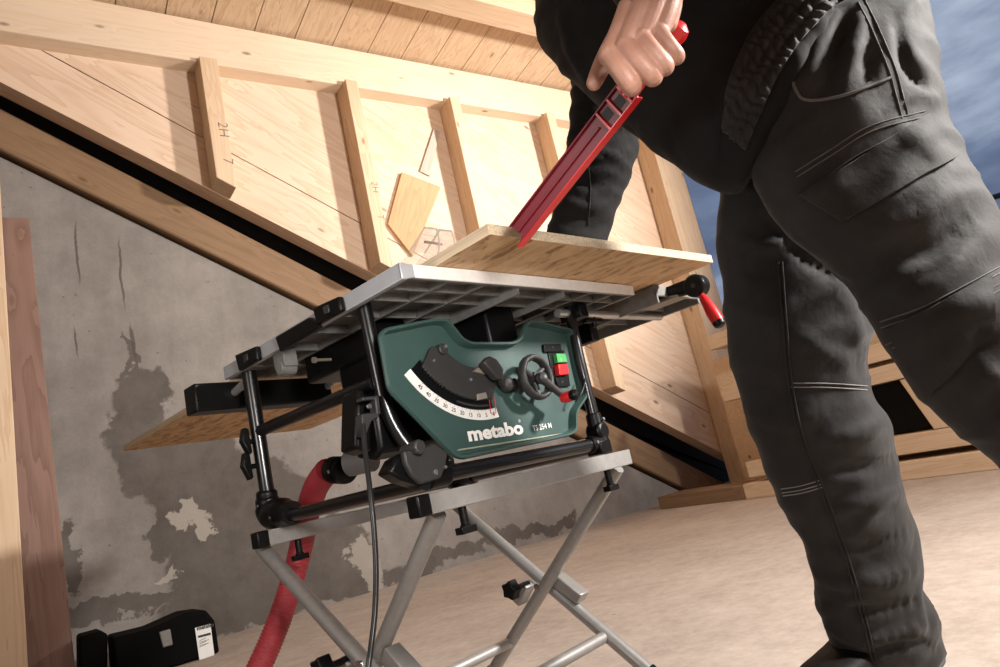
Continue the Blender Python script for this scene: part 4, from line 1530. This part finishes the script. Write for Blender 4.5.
capsule(jb, [shR, at(600, -20, 1.40)], [.085, .07])
elL = at(668, -185, .86)
wrL = at(651, -22, .80)
armL = [at(690, -215, 1.0), at(705, -215, .92), at(690, -160, .855), at(664, -80, .815), at(643, -22, .803)]
capsule(jb, armL, [.09, .075, .066, .055, .040], 24, 6)
capsule(jb, [shR, neck - EZ * .05, at(640, -215, 1.12), shL], [.085, .085, .10, .09], 24, 6)
capsule(jb, [at(560, -190, 1.24), at(600, -215, 1.12), at(690, -215, 1.0)], [.12, .13, .10], 24, 6)
jm = remesh(jb, .007, 4)
def fold_jacket(p, n_):
    w = mnoise.noise(Vector((p.x * 9, p.y * 9, p.z * 9)))
    r1 = 1 - abs(mnoise.noise(Vector((p.x * 8 + 3, p.y * 8, p.z * 22 + p.x * 9)))) * 2
    return .004 * w + .007 * max(0, r1 - .3)
displace(jm, fold_jacket)
creases(jm, [([(570, 150), (600, 158), (632, 150)], .008, .012), ([(566, 175), (598, 186), (626, 172)], -.008, .010), ([(560, 200), (592, 208), (614, 198)], .008, .011), ([(578, 125), (605, 132), (635, 128)], -.008, .010), ([(556, 222), (585, 230), (606, 224)], -.006, .008), ([(690, 60), (680, 110), (690, 160)], .008, .018), ([(725, 60), (712, 110), (722, 170)], -.007, .014), ([(560, 10), (572, 50), (590, 85)], .008, .014)])
jb2 = B(); take(jb2, jm)

# --- body: head, neck, arms and hands (most of it inside the clothes) -------
neck = at(540, -235, 1.27)
hc_ = neck + PF * .10 + EZ * .12
cb = B()
capsule(cb, [neck - PF * .03 - EZ * .05, neck + PF * .05 + EZ * .05], [.065, .056])
fwd_h = (PF * .85 - EZ * .52).normalized(); up_h = (EZ * .85 + PF * .52).normalized()
capsule(cb, [hc_ + up_h * .03 - fwd_h * .02, hc_ + up_h * .01 + fwd_h * .015], [.088, .085])
capsule(cb, [hc_ - up_h * .02 + fwd_h * .03, hc_ - up_h * .085 + fwd_h * .065], [.068, .04])
capsule(cb, [hc_ + up_h * .005 + fwd_h * .098, hc_ - up_h * .03 + fwd_h * .118], [.009, .014])
for s_ in (1, -1):
    capsule(cb, [hc_ + PR * s_ * .082 + up_h * .015, hc_ + PR * s_ * .086 - up_h * .025], [.018, .012])
    capsule(cb, [hc_ + PR * s_ * .012 + up_h * .032 + fwd_h * .088, hc_ + PR * s_ * .045 + up_h * .034 + fwd_h * .078], [.011, .010])
capsule(cb, [hc_ - up_h * .062 + fwd_h * .094 + PR * .02, hc_ - up_h * .06 + fwd_h * .1, hc_ - up_h * .062 + fwd_h * .094 - PR * .02], [.007, .009, .007])
capsule(cb, [neck, at(640, -60, 1.12), pelvis], [.06, .08, .09], 24)
capsule(cb, [neck, shR, at(600, -10, 1.41), elR, at(588, 200, 1.39), at(576, 240, 1.36)], [.05, .055, .045, .042, .034, .028], 20)
capsule(cb, [neck] + armL, [.05, .06, .05, .045, .04, .032], 20)
capsule(cb, [pelvis, legA[2][0], legA[6][0], legA[10][0], legA[-1][0]], [.10, .07, .055, .05, .04], 20)
capsule(cb, [pelvis, legB[2][0], legB[6][0], legB[8][0], ankB], [.10, .07, .055, .05, .04], 20)
coarse = remesh(cb, .010, 3)
body = B(); take(body, coarse)
# left hand, closed round the stick
def hand_px(b, fingers, meta, thumb, extra=()):
    for pts, rs in fingers + meta + [thumb] + list(extra):
        capsule(b, [at(*p) for p in pts], rs, 16, 6)
hb_ = B()
FR = [.0128, .0122, .0112, .0100, .0088]
fing = [([(610, 56, .796), (621, 70, .784), (631, 84, .787), (630, 86, .812), (620, 76, .834)], [.0130, .0126, .0126, .0105, .0088]),
        ([(626, 46, .787), (639, 61, .776), (652, 75, .780), (650, 76, .808), (636, 66, .834)], [.0132, .0122, .0122, .0102, .0088]),
        ([(642, 39, .785), (653, 53, .775), (664, 65, .780), (663, 67, .806), (650, 58, .830)], [.0126, .0112, .0112, .0096, .0084]),
        ([(658, 33, .787), (667, 44, .781), (676, 55, .786), (675, 57, .806), (664, 50, .824)], [.0118, .0102, .0100, .0088, .0078])]
meta = [([(610, 56, .797), (626, 22, .800), (642, -15, .803)], [.0132, .0155, .020]),
        ([(626, 46, .788), (639, 16, .791), (652, -15, .797)], [.0136, .0155, .020]),
        ([(642, 39, .787), (652, 12, .790), (661, -15, .797)], [.0132, .0155, .020]),
        ([(658, 33, .790), (665, 10, .794), (668, -15, .801)], [.0125, .0155, .020]),
        ([(668, 24, .800), (671, 6, .805), (668, -15, .806)], [.0110, .0130, .018]),
        ([(612, 60, .808), (630, 26, .812), (646, -12, .812)], [.0110, .014, .018]),
        ([(618, 54, .793), (634, 45, .789), (650, 38, .788)], [.0105, .0105, .0100]),
        ([(634, 30, .794), (650, 18, .793), (665, 8, .797)], [.013, .0145, .0135]), ([(640, 8, .799), (655, 2, .797), (668, -4, .800)], [.017, .018, .016]),
        ([(662, -8, .802), (662, -40, .806)], [.026, .028]),
        ([(644, -8, .802), (650, -40, .806)], [.026, .028])]
meta += [([(x_, y_, d_), (x_ - 1, y_ - 3, d_ + .002)], [.0128, .011]) for x_, y_, d_ in ((609, 55, .7955), (625, 45, .7865), (641, 38, .7845), (657, 31, .789))]
thumb = ([(634, 14, .825), (614, 44, .838), (602, 66, .843), (594, 83, .838)], [.016, .0135, .0118, .0095])
hand_px(hb_, fing, meta, thumb)
hm_ = remesh(hb_, .0013, 4, .5)
take(body, hm_)
# right hand pressing on the board
rb = B()
bz = CORNER.z + BZ1
wq = at(570, 250, 1.37)
wq.z = bz + .028
fd = (PF * .8 - PR * .45).normalized(); sd = Vector((fd.y, -fd.x, 0))
for i, (o_, l_) in enumerate(((-.030, .070), (-.010, .080), (.011, .074), (.031, .058))):
    base = wq + fd * .085 + sd * o_; base.z = bz + .024
    p1 = base + fd * l_ * .5; p1.z = bz + .020
    p2 = base + fd * l_; p2.z = bz + .0095
    capsule(rb, [wq + fd * .01 + sd * o_ * .6, base, p1, p2], [.018, .0125, .0105, .0085], 14)
tb0 = wq + fd * .03 - sd * .03; t1 = wq + fd * .075 - sd * .065; t1.z = bz + .014; t0 = wq + fd * .05 - sd * .055; t0.z = bz + .02
capsule(rb, [tb0, t0, t1], [.017, .013, .010], 14)
capsule(rb, [wq - fd * .03, wq + fd * .01], [.022, .022])
rm_ = remesh(rb, .0025, 3, .4)
take(body, rm_)
PERS_F = Matrix.Translation((pelvis.x, pelvis.y, 0)) @ Matrix.Rotation(YAW_S, 4, 'Z')
person = body.build('person', M['skin'], frame=PERS_F, angle=180)
tag(person, 'person in dark work jacket and trousers leaning over the saw, gripping a red push stick', 'person')
trs = tm2.build('trousers', M['trousers'], person, angle=180)
jk = jb2.build('jacket', M['jacket'], person, angle=180)
# hair
hb2 = B()
capsule(hb2, [hc_ + up_h * .042 - fwd_h * .035, hc_ + up_h * .05 + fwd_h * .02], [.088, .078], 24)
capsule(hb2, [hc_ + up_h * .02 - fwd_h * .05, hc_ - up_h * .045 - fwd_h * .055], [.075, .055], 24)
hh = B(); take(hh, remesh(hb2, .006, 4)); hh.build('hair', M['hair'], person, angle=180)
# boots
def boot(ank, fdir, name='boot', tilt=0.0, shaft=.2):
    b = B()
    f = fdir.normalized(); s_ = Vector((f.y, -f.x, 0))
    up = Vector((0, 0, 1))
    if tilt:
        f2 = f * math.cos(tilt) - up * math.sin(tilt); up = up * math.cos(tilt) + f * math.sin(tilt); f = f2
    heel = ank - f * .05 - up * .115
    P = lambda x, y, z: heel + f * x + s_ * y + up * z
    secs = []
    for x, hw, h in ((-.03, .030, .05), (-.02, .038, .075), (.03, .042, .105), (.08, .043, .09), (.13, .047, .07), (.19, .052, .058), (.24, .045, .055), (.268, .025, .04)):
        secs.append((P(x, 0, .018 + h / 2), s_ * hw, up * h / 2))
    b.rings(loft(secs, 3, 28, 2.6))
    capsule(b, [P(.045, 0, .09), P(.045, 0, shaft)], [.052, .055 if shaft > .15 else .05], 24)
    o = B(); take(o, remesh(b, .006, 3))
    bo_ = o.build(name, M['boot'], person, angle=180)
    sb = B()
    out = [(-.035, -.034), (.05, -.043), (.10, -.044), (.19, -.056), (.25, -.046), (.275, 0), (.25, .046), (.19, .056), (.10, .044), (.05, .043), (-.035, .034)]
    out = rounded([Vector(p) for p in out], .03, 3)
    sb.plate([P(p.x, p.y, 0) for p in out], up * .022)
    sb.build('sole', M['black_plastic'], bo_, bevel=.003)
ankA = legA[-1][0].copy(); ankA.z = .115
boot(ankA, Vector((-.80, -.60, 0)))
aB = ankB.copy(); aB.z = .118
boot(aB, PF, shaft=.13)

# --- seams, pockets, gathered hem ------------------------------------------
bvh_t = BVHTree.FromPolygons([v.co[:] for v in tm.vertices], [p.vertices[:] for p in tm.polygons])
bvh_j = BVHTree.FromPolygons([v.co[:] for v in jm.vertices], [p.vertices[:] for p in jm.polygons])
def hit(bvh, px, py, off=.0008):
    d = ray(px, py).normalized()
    h_, n_, i_, t_ = bvh.ray_cast(EYE, d)
    if h_ is None: return None
    if n_.dot(d) > 0: n_ = -n_
    return h_ + n_ * off
def seam(bvh, pxs, r=.0011, off=.0004, k=8):
    P = smooth_path([Vector((x, y, 0)) for x, y in pxs], k)
    pts = [hit(bvh, p.x, p.y, off) for p in P]
    runs, cur = [], []
    for p in pts:
        if p is None or (cur and (p - cur[-1]).length > .03):
            if len(cur) > 2: runs.append(cur)
            cur = [p] if p is not None else []
        else: cur.append(p)
    if len(cur) > 2: runs.append(cur)
    return runs
def seam_obj(name, bvh, lines, mat, parent, r=.0011, off=.0004):
    for ln in lines:
        for run in seam(bvh, ln, r, off):
            b = B(); b.tube(run, r, 8)
            b.build(name, M[mat], parent)
def off_line(ln, dx, dy): return [(x + dx, y + dy) for x, y in ln]
kt = [(791, 383), (830, 383.5), (867, 386)]
kb = [(781, 489), (800, 486), (821, 480)]
seam_obj('stitched_seam', bvh_t, [kt, off_line(kt, 0, 4), kb, off_line(kb, 1, 4), off_line(kb, 2, 7)], 'stitch', trs, .0009)
sideA = [(778, 262), (783, 330), (788, 384), (800, 440), (820, 490), (845, 560), (862, 620), (872, 662)]
seam_obj('side_seam', bvh_t, [sideA, off_line(sideA, 4, 0)], 'trousers', trs, .0018, .0006)
pk = [(788, 68), (796, 90), (806, 100), (835, 98), (868, 87), (890, 78)]
seam_obj('pocket_piping', bvh_t, [pk], 'piping', trs, .0022, .0012)
l1 = [(858, 2), (872, 30), (888, 68), (896, 95), (902, 118)]
l2 = [(795, 172), (830, 150), (870, 126), (925, 111)]
l3 = [(804, 196), (850, 160), (890, 138), (922, 118)]
l4 = [(880, 322), (920, 308), (960, 288), (999, 267)]
l5 = [(886, 345), (940, 318), (999, 284)]
l6 = [(842, 222), (880, 205), (915, 180), (952, 160)]
seam_obj('stitched_seam', bvh_t, [l1, off_line(l1, 6, -3), l2, off_line(l2, 2, 5), l3, l4, off_line(l4, 1, 6), l5, off_line(l5, 1, 6), off_line(l6, -1, -5)], 'piping', trs, .0009)
def patch(name, bvh, corners, mat, parent, h=.004, n=16, m=12, wav=0):
    a, b_, c, d = [Vector((x, y)) for x, y in corners]
    top, bot = [], []
    for i in range(n + 1):
        for j in range(m + 1):
            s_, t_ = i / n, j / m
            p = (a * (1 - s_) + b_ * s_) * (1 - t_) + (d * (1 - s_) + c * s_) * t_
            hh_ = h + (wav * math.sin(s_ * 9) * math.sin(t_ * 7) if wav else 0)
            q = hit(bvh, p.x, p.y, hh_); q0 = hit(bvh, p.x, p.y, -.003)
            if q is None: return
            top.append(q); bot.append(q0)
    b = B()
    K = len(top)
    idx = lambda i, j: i * (m + 1) + j
    fs = []
    for i in range(n):
        for j in range(m):
            fs.append((idx(i, j), idx(i + 1, j), idx(i + 1, j + 1), idx(i, j + 1)))
            fs.append(tuple(K + q for q in (idx(i, j + 1), idx(i + 1, j + 1), idx(i + 1, j), idx(i, j))))
    per = [idx(i, 0) for i in range(n + 1)] + [idx(n, j) for j in range(1, m + 1)] + [idx(i, m) for i in range(n - 1, -1, -1)] + [idx(0, j) for j in range(m - 1, 0, -1)]
    for i in range(len(per)):
        x0, x1 = per[i], per[(i + 1) % len(per)]
        fs.append((x0, x1, K + x1, K + x0))
    b.add(top + bot, fs)
    return b.build(name, M[mat], parent, angle=50)
patch('pocket_flap', bvh_t, ((800, 196), (926, 114), (955, 158), (842, 222)), 'trousers', trs, .0055, wav=.0012)
patch('knee_patch', bvh_t, ((886, 330), (990, 276), (994, 330), (930, 395)), 'trousers', trs, .004, wav=.0012)
# elastic gathers along the jacket hem
hem = [(745, 150), (762, 110), (780, 72), (803, 38), (836, 2)]
inn_ = [(722, 128), (728, 84), (744, 44), (764, 14), (790, -14)]
H_, I_ = smooth_path([Vector((x, y, 0)) for x, y in hem], 30), smooth_path([Vector((x, y, 0)) for x, y in inn_], 30)
gv, ok = [], True
m = 28
for i, (p, q) in enumerate(zip(H_, I_)):
    for j in range(m + 1):
        t_ = j / m
        pp = p * (1 - t_) + q * t_
        s_ = i / (len(H_) - 1)
        w = .0075 * abs(math.sin(s_ * 15 * math.pi + .8 * math.sin(t_ * 9 + s_ * 20))) * (.25 + .75 * abs(math.sin(t_ * 4 * math.pi))) * min(1, (1 - t_) * 5)
        h_ = hit(bvh_j, pp.x, pp.y, .0015 + w)
        if h_ is None:
            h_ = hit(bvh_t, pp.x, pp.y, .012 + w)
        if h_ is None: ok = False; break
        gv.append(h_)
    if not ok: break
if ok:
    b = B(); fs = []
    for i in range(len(H_) - 1):
        for j in range(m):
            a_ = i * (m + 1) + j
            fs.append((a_, a_ + m + 1, a_ + m + 2, a_ + 1))
    b.add(gv, fs)
    eh = b.build('elastic_hem', M['trousers'], jk, angle=180)
    md = eh.modifiers.new('thickness', 'SOLIDIFY'); md.thickness = .004; md.offset = -1
seam_obj('jacket_seam', bvh_j, [[(735, 70), (722, 120), (716, 175)], [(580, 130), (590, 180), (588, 225)]], 'jacket', jk, .0016, .0005)

# ------------------------------------------------------------------ push stick
tipc, endc = at(517.5, 234, 1.030), at(675, 31, .822)
ax = (endc - tipc).normalized(); Ls = (endc - tipc).length
vd = ((tipc + endc) / 2 - EYE).normalized()
wi = ax.cross(vd).normalized()
if wi.dot(CR) < 0: wi = -wi
th_ = R_(24)
vperp = (vd - ax * vd.dot(ax)).normalized()
nf = (-vperp * math.cos(th_) - wi * math.sin(th_)).normalized()
ws = (wi * math.cos(th_) - vperp * math.sin(th_)).normalized()
PS = lambda a, w, t: tipc + ax * a + ws * w + nf * t
FS = frame_of(tipc, ax, ws)
hw = .0145
stick = thing('push_stick', tipc, 0, 'red plastic push stick held in the hand, its tip hooked on the board edge', 'push stick')
WM[stick.name] = stick.matrix_basis.copy()
b = B()
g_end = Ls * .76
b.plate([PS(.010, -hw, 0), PS(.0, -hw, 0), PS(.006, hw * .3, 0), PS(-.012, hw, 0), PS(g_end, hw, 0), PS(g_end, -hw, 0)], -nf * .004)
b.build('web', M['red_dull'], stick, bevel=.0008)
b = B()
b.plate([PS(0, -hw, .006), PS(g_end, -hw, .006), PS(g_end, -hw, -.010), PS(0, -hw, -.010)], -ws * .0022)
b.build('left_flange', M['red_dull'], stick, bevel=.0006)
b = B()
b.plate([PS(-.012, hw, .006), PS(g_end, hw, .006), PS(g_end, hw, -.012), PS(-.012, hw, -.012)], ws * .0024)
b.build('right_flange', M['red'], stick, bevel=.0006)
b = B()
b.plate([PS(.004, -.0012, .0045), PS(Ls * .58, -.0012, .0045), PS(Ls * .58, .0012, .0045), PS(.004, .0012, .0045)], -nf * .006)
b.build('middle_rib', M['red_dull'], stick, bevel=.0004)
for a_ in (.605, .67, .73):
    b = B(); b.box(PS, Ls * a_, Ls * a_ + .003, -hw, hw, -.002, .0055)
    b.build('cross_rib', M['red'], stick)
for a_, w0 in ((.62, -.3), (.685, -.1)):
    b = B(); b.box(PS, Ls * a_, Ls * a_ + .012, w0 * hw - .006, w0 * hw + .008, .0003, .0008)
    b.build('slot', M['ink'], stick, smooth=False)
b = B()
b.tube([PS(g_end - .01, 0, -.004), PS(Ls * .80, 0, -.004), PS(Ls * .93, 0, -.003), PS(Ls, .001, -.003), PS(Ls + .008, .001, -.003), PS(Ls + .0125, .001, -.003)], [.012, .0115, .0125, .0145, .012, .004], 18)
b.build('handle', M['red'], stick)

# ------------------------------------------------------------------ handrail outside the opening
b = B()
p0, p1 = at(972, 204, 5.0), at(1040, 183, 5.0)
pe = p1 + (p1 - p0) * .6
b.tube(fillet_path([p0, pe, Vector((pe.x, pe.y, -.1))], .12), .022, 14)
tag(b.build('handrail', M['black_steel']), 'dark metal handrail outside the opening at the right picture edge', 'handrail')
